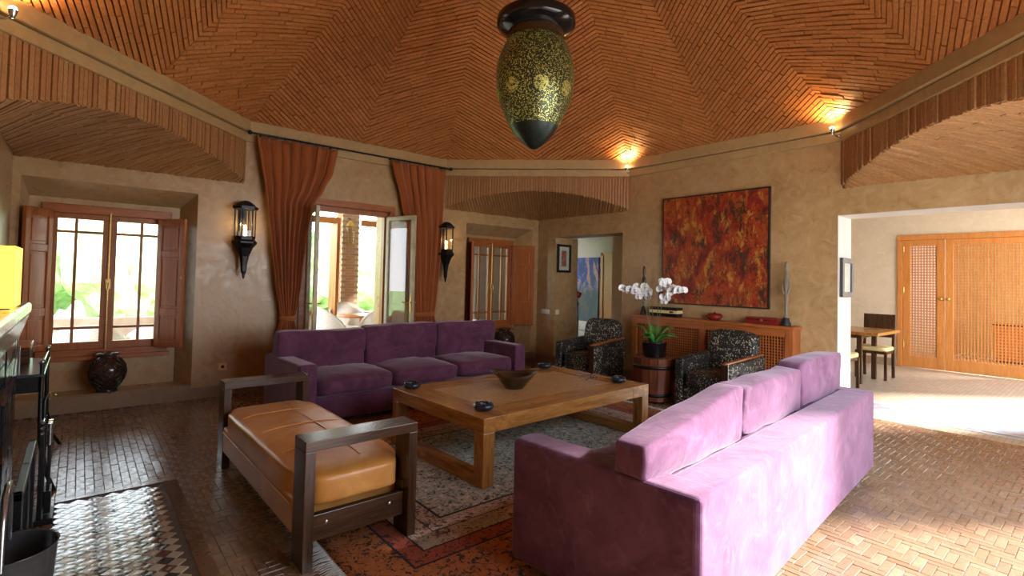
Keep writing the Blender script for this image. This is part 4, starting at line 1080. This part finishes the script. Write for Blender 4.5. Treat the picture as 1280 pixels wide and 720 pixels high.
# ------------------------------------------------------------------ pictures, switches
t = T('abstract_painting', 'large square abstract painting in reds, ochres and blacks on the wall over the cabinet', 'painting', (-.022, -3.265, 1.835))
P('canvas', MB().box(-.016, .018, -.70, .70, -.70, .70), 'painting_red', t); fr = MB()
for a, b, c, d in ((-.715, .715, .70, .715), (-.715, .715, -.715, -.70), (-.715, -.70, -.70, .70), (.70, .715, -.70, .70)): fr.box(-.02, .02, a, b, c, d)
P('thin_frame', fr, 'frame_black', t)
def framed(name, label, cat, loc, rz, w, h, fw, matw, frame, art):
    """hangs on a wall whose normal is local -y"""
    t = T(name, label, cat, loc, rz); f = MB()
    for a, b, c, d in ((-w/2, w/2, h/2-fw, h/2), (-w/2, w/2, -h/2, -h/2+fw), (-w/2, -w/2+fw, -h/2+fw, h/2-fw), (w/2-fw, w/2, -h/2+fw, h/2-fw)): f.box(a, b, -.03, 0, c, d)
    P('picture_frame', f, frame, t, bevel=.003); a, b = w/2-fw, h/2-fw
    if matw: P('mount', MB().box(-a, a, -.012, -.004, -b, b), 'mat_board', t); a -= matw; b -= matw
    P('picture', MB().box(-a, a, -.016, -.005, -b, b), art, t); P('picture_glass', MB().box(-(w/2-fw), w/2-fw, -.021, -.019, -(h/2-fw), h/2-fw), 'glass', t)
framed('framed_print', 'small black-framed print with a white mount on the passage jamb', 'picture', (.20, -.432, 1.775), 0, .33, .48, .04, .065, 'frame_black', 'print_red')
framed('framed_print', 'small dark-framed blue-grey picture on the white opening jamb beside the dining chairs', 'picture', (.215, -4.677, 1.50), 0, .34, .42, .055, 0, 'slate', 'print_blue')
t = T('passage_painting', 'large colourful blue and orange painting hanging in the passage beyond the near armchair', 'painting', (2.18, .95, 1.22), 0)
P('canvas', MB().box(-.02, .018, -.50, .50, -.68, .68), 'painting_blue', t)
def plate(name, label, cat, loc, w, h, mat, rz, keys=1):
    t = T(name, label, cat, loc, rz); P('plate', MB().box(-w/2, w/2, -.010, 0, -h/2, h/2), mat, t, bevel=.003)
    for k in range(keys): a = -w/2+.008+(w-.016)*k/keys; P('key', MB().box(a+.003, a+(w-.016)/keys-.003, -.014, -.009, -h/2+.012, h/2-.012), mat, t, bevel=.002)
    return t
plate('light_switch', 'wide pale triple light switch plate beside the far window corner', 'switch', (-.003, -.23, .86), .20, .075, 'switch_plastic', R(-90), 3)
plate('light_switch', 'small square white light switch on the passage jamb under the framed print', 'switch', (.07, -.432, .86), .08, .08, 'switch_plastic', 0, 1)
t = plate('wall_socket', 'small ochre wall socket low on the wall behind the leather bench', 'socket', (-4.87, -.003, .33), .085, .08, 'socket_plastic', 0, 0)
P('socket_well', MB().lathe([(.018, -.001), (.017, -.005), (1e-4, -.005)], 16), 'black_matte', t).rotation_euler = (R(-90), 0, 0)
for o in t.children:
    if o.name.startswith('socket_well'): o.location = (0, -.015, 0)

# ------------------------------------------------------------------ glazed jars with diamond lattice
def jar(loc, s, label, first=[None]):
    t = T('lattice_jar', label, 'jar', loc); prof = [(.085, 0), (.09, .012), (.078, .022), (.105, .06), (.15, .14), (.165, .21), (.155, .28), (.115, .345), (.082, .37), (.078, .385), (.098, .40), (.098, .415), (.082, .42)]
    P('jar_body', MB().lathe([(1e-4, 0)]+[(r*s, z*s) for r, z in prof]+[(1e-4, .40*s)], 32), 'jar_glaze', t)
    def rad(z):
        for i in range(len(prof)-1):
            if prof[i][1] <= z <= prof[i+1][1]: f = (z-prof[i][1])/max(1e-6, prof[i+1][1]-prof[i][1]); return prof[i][0]+(prof[i+1][0]-prof[i][0])*f
        return .09
    mb = MB(); N = 14
    for k in range(N):
        for sg in (-1, 1):
            pts = []
            for i in range(17):
                z = .03+.33*i/16; a = 2*PI*k/N+sg*2*PI*i/16*.36; r = rad(z)+.004; pts.append((s*r*math.cos(a), s*r*math.sin(a), s*z))
            mb.tube(pts, .0055*s, 5, cap=False)
    P('lattice_strands', mb, 'verdigris', t)
    for z, r in ((.012, .09), (.40, .10)): P('ring', MB().tube([(s*r*math.cos(a), s*r*math.sin(a), s*z) for a in [2*PI*i/28 for i in range(29)]], .008*s, 6, cap=False), 'verdigris', t)
jar((-5.90, .06, .162), .95, 'dark round jar wrapped in a diamond lattice on the left window ledge')
jar((-.66, .06, .162), 1.0, 'dark lattice-wrapped jar on the far window ledge behind the purple sofa arm')

# ------------------------------------------------------------------ fireplace at the left edge
t = T('fireplace', 'tall fireplace at the left edge faced in dark zellige tiles with a pale mantel', 'fireplace', (XW, -3.7, 0))
xf = .24; yA = 1.40
P('chimney_breast', MB().box(0, xf-.012, .75, yA-.012, 0, 1.08).box(0, xf-.012, -yA, -.75, 0, 1.08).box(0, xf-.012, -.75, .75, .72, 1.08).box(0, .02, -.75, .75, 0, .72), 'black_matte', t)
P('mantel_shelf', MB().box(0, xf+.05, -yA-.02, yA+.03, 1.125, 1.19), 'zellige_white', t, bevel=.015)
P('mantel_cove', MB().prism([(0, .98), (xf+.003, .98), (xf+.045, 1.124), (0, 1.124)], -yA, yA+.01, lambda a, b, h: (a, h, b)), 'zellige_green', t)
tm = {}
for c in ('zellige_black', 'zellige_brown'):
    tm[c] = MB().box(-.005, .005, -.0215, .0215, -.047, .047).mesh('wall_tile', c); tm[c+'e'] = MB().box(-.0215, .0215, -.005, .005, -.047, .047).mesh('wall_tile', c)
cnt = 0; rest = MB(); rr = random.Random(2)
for j in range(11):
    for i in range(13):
        y = .775+i*.047+0; z = .05+j*.0985
        if y > yA-.02: continue
        o = link('wall_tile', tm['zellige_black' if rr.random() < .75 else 'zellige_brown'], t, (xf-.005+rr.uniform(0, .002), y, z)); o.rotation_euler = (0, rr.uniform(-.03, .03), rr.uniform(-.03, .03)); cnt += 1
    for i in range(5):
        o = link('wall_tile', tm['zellige_blacke'], t, (.025+i*.047, yA-.006, .05+j*.0985)); cnt += 1
for j in range(3):
    for i in range(31): rest.box(xf-.012, xf-.001, -.75+i*.047+.002, -.75+(i+1)*.047-.002, .77+j*.0985-.045, .77+j*.0985+.045)
for j in range(11):
    for i in range(13): rest.box(xf-.012, xf-.001, -yA+i*.047+.002, -yA+(i+1)*.047-.002, .003+j*.0985, .003+j*.0985+.094)
P('wall_tiles', rest, 'zellige_black', t, kind='stuff')
P('hearth_kerb', MB().box(.26, .42, -.78, .60, -.003, .045), 'slate', t, bevel=.006)
# lamp on the mantel
t = T('table_lamp', 'square yellow glowing lamp shade standing on the mantel', 'lamp', (XW+.185, -2.98, 1.19))
P('lamp_base', MB().box(-.06, .06, -.06, .06, 0, .02).tube([(0, 0, .02), (0, 0, .12)], .012), 'iron', t)
sh = MB(); a, b = .085, .20
for x0, x1, y0, y1 in ((-a, a, -b, -b+.003), (-a, a, b-.003, b), (-a, -a+.003, -b, b), (a-.003, a, -b, b)): sh.box(x0, x1, y0, y1, .015, .315)
P('lamp_shade', sh, 'lamp_shade', t); P('bulb', MB().sphere((0, 0, .18), .03), 'bulb', t)
l = bpy.data.lights.new('lamp_light', 'POINT'); l.energy = 6; l.color = (1, .65, .25); l.shadow_soft_size = .04; lo = bpy.data.objects.new('lamp_light', l); COL.objects.link(lo); lo.parent = t; lo.location = (0, 0, .27)

# black metal console table by the window wall
t = T('console_table', 'narrow black metal side table with splayed curved legs beside the fireplace', 'table', (XW+.19, -1.70, 0))
P('table_top', MB().box(-.17, .17, -.42, .42, .70, .72), 'slate', t, bevel=.004)
P('table_apron', MB().box(-.15, .15, -.40, .40, .60, .70), 'iron', t)
for sx in (-1, 1):
    for sy in (-1, 1):
        pts = [(sx*.155, sy*.405, .78), (sx*.155, sy*.405, .55), (sx*.16, sy*.43, .30), (sx*(.20 if sx > 0 else .165), sy*.50, .10), (sx*(.245 if sx > 0 else .17), sy*.57, .0)]
        P('leg', MB().tube(pts, [.011, .013, .013, .012, .012], 8), 'iron', t); P('ball_finial', MB().sphere((sx*.155, sy*.405, .795), .018), 'steel', t)
P('top_rail', MB().tube([(.155, -.40, .77), (.155, .40, .77)], .006), 'steel', t)
t = T('wooden_box', 'small reddish-brown wooden box on the black side table', 'box', (XW+.17, -1.45, .72)); P('box_body', MB().box(-.09, .09, -.14, .14, 0, .11), 'wenge_X', t, bevel=.004); P('box_lid', MB().box(-.093, .093, -.143, .143, .112, .14), 'cedar_Y', t, bevel=.005)
t = T('photo_frame', 'small clear photo frame standing on the black side table', 'frame', (XW+.16, -1.95, .72))
P('picture_frame', MB().box(-.07, .07, -.008, .008, 0, .17), 'steel', t, bevel=.002); P('picture', MB().box(-.055, .055, -.011, -.008, .015, .155), 'print_blue', t)

# fire tools and log basket
t = T('fire_tool_stand', 'black iron fire tool stand with brass hooks on the tiled floor by the fireplace', 'fire tools', (-6.275, -2.72, 0))
P('stand_base', MB().box(-.06, .06, -.10, .10, 0, .03), 'iron', t, bevel=.006)
for y in (-.075, .075): P('upright', MB().bar((0, y, .03), (0, y, .56), .022), 'iron', t, bevel=.003)
for z in (.50, .53, .56): P('crossbar', MB().tube([(0, -.10, z), (0, .10, z)], .008), 'steel', t)
P('handle', MB().tube([(0, .0, .56), (0, 0, .66), (.01, .012, .69)], .009), 'iron', t)
P('brass_hook', MB().tube([(0, .01, .66), (.02, .01, .70), (.03, .0, .67), (.045, 0, .69)], .006), 'brass', t)
for k, y in enumerate((-.045, 0, .045)):
    P('hanging_tool', MB().bar((.03, y, .07), (.03, y, .50), .014).box(.015, .045, y-.022, y+.022, .05, .17), 'iron', t, bevel=.003)
    P('tool_handle', MB().tube([(.03, y, .42), (.03, y, .54)], .011), 'brass' if k == 1 else 'steel', t)
t = T('fire_screen', 'dark iron framed fire screen standing before the fireplace opening', 'fire screen', (-6.30, -3.52, .045))
fr = MB()
for a, b in ((-.40, -.37), (.37, .40), (-.015, .015)): fr.box(-.015, .015, a, b, .02, .50)
fr.box(-.015, .015, -.40, .40, .47, .50); fr.box(-.015, .015, -.40, .40, .02, .05); P('screen_frame', fr, 'iron', t, bevel=.003)
me_ = MB(); y = -.36
while y < .36: me_.box(-.003, .003, y-.0018, y+.0018, .05, .47); y += .018
z = .06
while z < .47: me_.box(-.003, .003, -.37, .37, z-.0018, z+.0018); z += .018
P('screen_mesh', me_, 'iron', t, kind='stuff')
for y in (-.34, .34): P('foot', MB().bar((-.08, y, .012), (.08, y, .012), .024), 'iron', t)
t = T('log_bucket', 'dark bucket with a curved pale metal handle in the bottom left corner', 'bucket', (-6.315, -4.12, .045))
P('bucket_body', MB().lathe([(1e-4, 0), (.11, 0), (.115, .02), (.14, .38), (.145, .385), (.135, .38), (.11, .03), (1e-4, .03)], 28), 'slate', t)
P('bucket_handle', MB().tube([(.0, .138, .36), (.0, .13, .50), (.0, .08, .585), (.0, 0, .60), (.0, -.08, .585), (.0, -.13, .50), (.0, -.138, .36)], .009, 10), 'steel', t)
for k in range(0): a = k*1.7; P('log', MB().tube([(.05*math.cos(a), .05*math.sin(a), .04), (.06*math.cos(a+.3), .06*math.sin(a+.3), .40+.03*k)], .036, 10), 'driftwood', t)

# ------------------------------------------------------------------ east room: lattice doors, dining set
root = bpy.data.objects.new('door_2', None); COL.objects.link(root); root['kind'] = 'structure'
xd = 5.2; ya, yb = -5.78, -3.99; zt = 2.33
mb = MB(); mb.box(xd-.03, xd+.08, ya-.06, yb, zt-.07, zt+.02)
for a, b in ((yb-.08, yb), (ya-.06, ya+.0)): mb.box(xd-.03, xd+.08, a, b, 0, zt-.07)
P('door_frame', mb, 'door_Z', root, bevel=.006)
def lleaf(a, b):
    s = .105; z0, z1 = .01, zt-.075; mb = MB()
    for c, d in ((a, a+s), (b-s, b)): mb.box(xd-.01, xd+.035, c, d, z0, z1)
    mb.box(xd-.009, xd+.034, a+s, b-s, z1-.10, z1); mb.box(xd-.009, xd+.034, a+s, b-s, z0, z0+.20)
    so = P('lattice_door_leaf', mb, 'door_Z', root, bevel=.004); la = MB(); y = a+s+.012
    while y < b-s: la.box(xd+.004, xd+.014, y-.008, y+.008, z0+.20, z1-.10); y += .0415
    z = z0+.22
    while z < z1-.10: la.box(xd+.010, xd+.020, a+s, b-s, z-.0075, z+.0075); z += .0485
    P('lattice', la, 'door_Z', so, kind='stuff'); return so
l1 = lleaf(-4.655, -4.075); l2 = lleaf(-5.775, -4.665)
for y, so in ((-4.61, l1), (-4.71, l2)): P('door_knob', MB().sphere((xd-.045, y, 1.23), .028).tube([(xd-.04, y, 1.23), (xd-.01, y, 1.23)], .012), 'brass', so)
for z in (.35, 1.32, 2.05): P('hinge', MB().tube([(xd-.018, -4.085, z), (xd-.018, -4.085, z+.10)], .010), 'brass', l1)
t = T('dining_table', 'pale wooden dining table top on dark legs seen through the wide opening', 'table', (2.9, -3.73, 0))
P('table_top', MB().box(-.55, .55, -.70, .70, .72, .765), 'teak_X', t, bevel=.004)
P('table_apron', MB().box(-.37, .37, -.45, .45, .66, .72), 'wenge_X', t)
for sx in (-1, 1):
    for sy in (-1, 1): P('leg', MB().box(sx*.34-.03, sx*.34+.03, sy*.42-.03, sy*.42+.03, 0, .66), 'wenge_Z', t)
def dchair(loc, rz, label, first=[None]):
    if first[0]: return dup(first[0], loc, rz, label)
    t = T('dining_chair', label, 'chair', loc, rz, 'dark dining chairs with cream seats'); first[0] = t   # front is +x
    for s in (-1, 1):
        P('leg', MB().bar((.19, s*.19, 0), (.19, s*.19, .42), .036), 'wenge_Z', t); P('rear_leg', MB().bar((-.22, s*.19, 0), (-.20, s*.19, .45), .038).bar((-.20, s*.19, .45), (-.25, s*.19, .98), .034), 'wenge_Z', t)
    P('seat_frame', MB().box(-.21, .21, -.20, .20, .39, .43), 'wenge_X', t)
    P('seat', rbox((.215, .215, .035), 6, 6, (0, 0, .3), (0, 0, .462), 0), 'cream_leather', t)
    P('backrest', MB().prism([(-.212, .62), (-.235, .98), (-.262, .98), (-.239, .62)], -.175, .175, lambda a, b, h: (a, h, b)), 'wenge_Z', t, bevel=.004)
    return t
dchair((3.38, -4.12, 0), R(180), 'dark dining chair with cream seat on the lattice door side of the dining table')
dchair((1.98, -4.05, 0), R(0), 'dark dining chair with cream seat partly behind the white jamb, nearest the living room')
# behind the lattice
t = T('side_lamp', 'small glowing yellow lamp seen through the lattice doors', 'lamp', (7.6, -5.77, .75)); P('lamp_base', MB().lathe([(1e-4, 0), (.06, 0), (.06, .02), (.02, .04), (.03, .2), (.012, .3), (.012, .42), (1e-4, .42)], 16), 'brass', t)
P('lamp_shade', MB().lathe([(.13, .42), (.13, .66)], 20, smooth=True), 'far_shade', t)
t = T('sideboard', 'dark wooden sideboard under the small lamp behind the lattice doors', 'sideboard', (7.75, -5.6, 0)); P('sideboard_body', MB().box(-.25, .25, -.6, .6, .06, .72), 'cedar_Y', t); P('sideboard_top', MB().box(-.28, .28, -.63, .63, .72, .75), 'wenge_Y', t)
for s in (-1, 1): P('sideboard_door', MB().box(-.265, -.25, *sorted((s*.03, s*.57)), .10, .68), 'cedar_Z', t)
t = T('white_bench', 'white cushioned bench glimpsed through the lattice doors', 'bench', (7.0, -6.35, 0)); P('bench_seat', rbox((.3, .45, .1), 6, 6, (0, 0, .2), (0, 0, .38)), 'white_paint', t); P('bench_base', MB().box(-.28, .28, -.43, .43, 0, .29), 'white_paint', t)

# passage: door, pedestal vase, ledge
root = bpy.data.objects.new('door_3', None); COL.objects.link(root); root['kind'] = 'structure'
P('door_frame', MB().box(2.17, 2.24, .34, .40, 0, 2.0).box(2.17, 2.24, -.57, -.51, 0, 2.0).box(2.17, 2.24, -.57, .40, 1.94, 2.0), 'door_Z', root)
dl = P('door_leaf', MB().box(2.19, 2.225, -.51, .34, .01, 1.94), 'door_Z', root)
for a, b in ((.15, .85), (.95, 1.80)):
    for c, d in ((-.43, -.12), (-.05, .26)): P('door_panel', MB().box(2.18, 2.19, c, d, a, b), 'door_Z', dl, bevel=.004)
t = T('pedestal_vase', 'slim tall grey vase with red flowers standing in the passage', 'vase', (1.15, .12, 0))
P('vase_body', MB().lathe([(1e-4, 0), (.10, 0), (.085, .03), (.05, .10), (.045, .5), (.05, .62), (.045, .63), (.04, .9), (.055, 1.0), (.05, 1.0), (1e-4, .96)], 20), 'steel', t)
rr = random.Random(8)
for k in range(9):
    a = rr.uniform(0, 6.28); q = rr.uniform(.06, .16); x, y, z = q*math.cos(a), q*math.sin(a), 1.0+rr.uniform(.06, .16)
    P('flower_stem', MB().tube([(0, 0, .95), (x*.5, y*.5, 1.04), (x, y, z)], .005, 5), 'stem', t); P('flower', MB().sphere((x, y, z+.02), .038, 8, 6), 'red_flower' if k % 3 else 'leaf', t)
t = T('white_ledge', 'low white ledge under the colourful painting in the passage', 'ledge', (2.0, 1.2, 0)); P('ledge_block', MB().box(-.18, .2, -.75, 1.0, 0, .36), 'white_paint', t, bevel=.01)

# ------------------------------------------------------------------ veranda and garden
S('floor_veranda', MB().box(-9, .4, .42, 4.4, -.12, -.02), 'pale_paving')
S('ceiling_veranda', MB().box(-9, .4, .42, 4.4, 2.75, 2.9), 'tadelakt_white')
def pier(x, y, label, first=[None]):
    if first[0]: return dup(first[0], (x, y, -.02), 0, label)
    t = T('brick_pier', label, 'pier', (x, y, -.02), 0, 'brick piers of the veranda'); first[0] = t; w = .17
    P('pier_core', MB().box(-w+.008, w-.008, -w+.008, w-.008, 0, 2.77), 'tadelakt_pale', t)
    bm_ = MB().box(-.084, .084, -.0, .012, 0, .044).mesh('brick', 'pier_brick')
    for j in range(52):
        off = .085*(j % 2)
        for f in (0, 3):
            for k in ((-1, 1) if j % 2 == 0 else (0,)):
                o = link('brick', bm_, t); z = .006+j*.053; q = k*.085
                if f == 0: o.location = (q, -w, z)
                else: o.location = (-w, q, z); o.rotation_euler = (0, 0, R(-90))
    for j in range(1, 52, 2): pass
    return t
pier(-2.14, 3.2, 'pale pink brick pier of the veranda seen through the open french doors')
pier(-6.9, 4.1, 'brick pier of the veranda beyond the left window')
def verlantern():
    t = T('veranda_lantern', 'small brass lantern hanging on the brick pier outside', 'lantern', (-2.23, 2.86, 1.98))
    P('lantern_cap', MB().lathe([(.10, .36), (.06, .42), (.02, .46), (1e-4, .47)], 8, smooth=False), 'brass', t); P('lantern_base', MB().lathe([(1e-4, 0), (.08, 0), (.09, .03), (1e-4, .03)], 8, smooth=False), 'brass', t)
    for k in range(8): a = 2*PI*k/8; P('bar', MB().tube([(.085*math.cos(a), .085*math.sin(a), .03), (.095*math.cos(a), .095*math.sin(a), .36)], .006, 5), 'brass', t)
    P('lantern_glass', MB().lathe([(.08, .03), (.09, .36)], 8, smooth=False), 'glass', t); P('hook', MB().tube([(0, 0, .46), (0, .05, .52), (0, .13, .52)], .006), 'iron', t)
verlantern()
# glazed wooden doors at the veranda edge, left of the pier
root = bpy.data.objects.new('door_4', None); COL.objects.link(root); root['kind'] = 'structure'
mb = MB()
for a in (-3.72, -2.48): mb.box(a, a+.12, 3.02, 3.09, -.02, 2.5)
mb.box(-1.93, .3, 3.02, 3.09, 2.38, 2.5)
mb.box(-3.60, -2.48, 3.02, 3.09, 2.38, 2.5); mb.box(-3.60, -2.48, 3.025, 3.085, .64, .72); P('door_frame', mb, 'door_Z', root)
P('door_leaf', MB().box(-2.845, -2.24, 3.06, 3.10, -.0, 2.52) if False else MB().box(-2.56, -2.52, 2.66, 3.01, 0, 2.36), 'cedar_Z', root)
P('door_glass', MB().box(-3.60, -2.60, 3.05, 3.055, .72, 2.38), 'glass', root)
def wchair(loc, rz, label, first=[None]):
    if first[0]: return dup(first[0], loc, rz, label)
    t = T('wicker_chair', label, 'chair', loc, rz, 'white wicker veranda chairs'); first[0] = t      # front is +y
    mb = MB(); n = 20; vs = []
    for j in range(9):
        for i in range(n+1):
            a = PI+PI*i/n; f = j/8; h = .42+ (.46 if True else 0)*(math.sin(PI*i/n)**.7)*f; r = .29+.05*f
            vs.append((r*math.cos(a), r*.95*math.sin(a)+.02, .40+(h-.40)*1.0 if j else .40))
            vs[-1] = (vs[-1][0], vs[-1][1], .40+(.16+.34*math.sin(PI*i/n)**.8)*f)
    m = n+1; mb.add(vs, [(j*m+i, j*m+i+1, (j+1)*m+i+1, (j+1)*m+i) for j in range(8) for i in range(n)], True)
    o = P('backrest', mb, 'wicker', t, fix=False); s_ = o.modifiers.new('s', 'SOLIDIFY'); s_.thickness = .022
    P('rim', MB().tube([vs[8*m+i] for i in range(m)], .02, 8), 'wicker', t); P('seat', rbox((.28, .27, .05), 5, 6, (0, 0, .2), (0, 0, .42)), 'wicker', t)
    for sx in (-1, 1):
        for sy in (-1, 1): P('leg', MB().tube([(sx*.23, sy*.2, 0), (sx*.22, sy*.19, .40)], .018, 8), 'wicker', t)
    return t
wchair((-2.26, 1.42, -.02), R(-6), 'white wicker chair turning its rounded back to the open french doors')
wchair((-2.98, 1.65, -.02), R(-78), 'white wicker chair seen side-on at the left of the veranda table')
wchair((-2.30, 2.66, -.02), R(178), 'white wicker chair on the far side of the veranda table below the lantern')
t = T('veranda_table', 'round wooden veranda table among the white wicker chairs', 'table', (-2.30, 2.06, -.02))
P('table_top', MB().lathe([(1e-4, .70), (.42, .70), (.43, .715), (.42, .73), (1e-4, .73)], 32), 'door_X', t); P('table_stem', MB().tube([(0, 0, 0), (0, 0, .70)], .045), 'door_Z', t); P('table_foot', MB().lathe([(1e-4, 0), (.26, 0), (.24, .03), (.05, .06), (1e-4, .06)], 24), 'door_X', t)
t = T('flower_bowl', 'bowl of red flowers on the veranda table', 'flowers', (-2.06, 1.95, .71)); P('bowl_body', MB().lathe([(1e-4, 0), (.05, 0), (.09, .06), (.085, .06), (1e-4, .03)], 20), 'white_paint', t)
rr = random.Random(5)
for k in range(10): a = rr.uniform(0, 6.3); q = rr.uniform(0, .08); P('flower', MB().sphere((q*math.cos(a), q*math.sin(a), .09+rr.uniform(0, .07)), .032, 8, 6), 'red_flower' if k % 4 else 'leaf', t)
# low seats with cushions outside the left window
def lowchair(x, label, first=[None]):
    t = T('veranda_armchair', label, 'armchair', (x, 2.1, -.02), 0, 'pale rounded veranda armchairs')
    mb = MB(); n = 18; vs = []
    for j in range(5):
        for i in range(n+1): a = PI*i/n; f = j/4; vs.append(((.34+.03*f)*math.cos(a), -(.32+.02*f)*math.sin(a), .30+(.20+.22*math.sin(a))*f))
    m = n+1; mb.add(vs, [(j*m+i, j*m+i+1, (j+1)*m+i+1, (j+1)*m+i) for j in range(4) for i in range(n)], True); o = P('backrest', mb, 'wicker', t, fix=False); s_ = o.modifiers.new('s', 'SOLIDIFY'); s_.thickness = .03
    P('seat', rbox((.32, .30, .07), 5, 6, (0, 0, .2), (0, 0, .36)), 'white_paint', t)
    for sx in (-1, 1):
        for sy in (-1, 1): P('leg', MB().tube([(sx*.25, sy*.2, 0), (sx*.25, sy*.2, .3)], .02, 8), 'wicker', t)
    P('scatter_cushion', rbox((.15, .06, .13), 4, 6, (0, .5, 0), (0, -.15, .58)), 'yellow_cushion', t)
lowchair(-6.05, 'pale rounded armchair outside the left window, left one'); lowchair(-5.25, 'pale rounded armchair outside the left window, right one')
S('trim_6', MB().box(-7.2, .4, 4.0, 4.25, -.02, .62), 'garden_wall')
S('floor_garden', MB().box(-40, 40, 4.4, 60, -.2, -.06).box(-40, 40, -40, -7.0, -.2, -.06).box(5.7, 40, -7, 4.4, -.2, -.06), 'pale_paving')
P('lawn', MB().box(-40, 40, 6.5, 60, -.06, -.04), 'grass', kind='structure')
bpy.data.objects['lawn'].name = 'floor_lawn'
rr = random.Random(6)
def shrub(x, y, r, h, label):
    t = T('garden_shrub', label, 'shrub', (x, y, -.06), 0, 'shrubs in the garden')
    bm = bmesh.new(); bmesh.ops.create_icosphere(bm, subdivisions=4, radius=1)
    for v in bm.verts:
        d = 1+.28*noise.noise(v.co*2.2+Vector((x, y, 0)))+.14*noise.noise(v.co*7+Vector((y, x, 0))); v.co = Vector((v.co.x*r*d, v.co.y*r*d, h/2+v.co.z*h/2*d))
    mb = MB(); bm.verts.index_update(); mb.add([v.co.copy() for v in bm.verts], [[v.index for v in f.verts] for f in bm.faces], False); bm.free(); P('foliage', mb, 'foliage', t)
    P('trunk', MB().tube([(0, 0, 0), (0, 0, h*.5)], .08), 'driftwood', t)
for i in range(10):
    x = -11+i*1.9+rr.uniform(-.4, .4); shrub(x, 10+rr.uniform(-1, 2), rr.uniform(1.1, 1.6), rr.uniform(2.2, 3.6), 'leafy green garden shrub in bright light beyond the veranda')
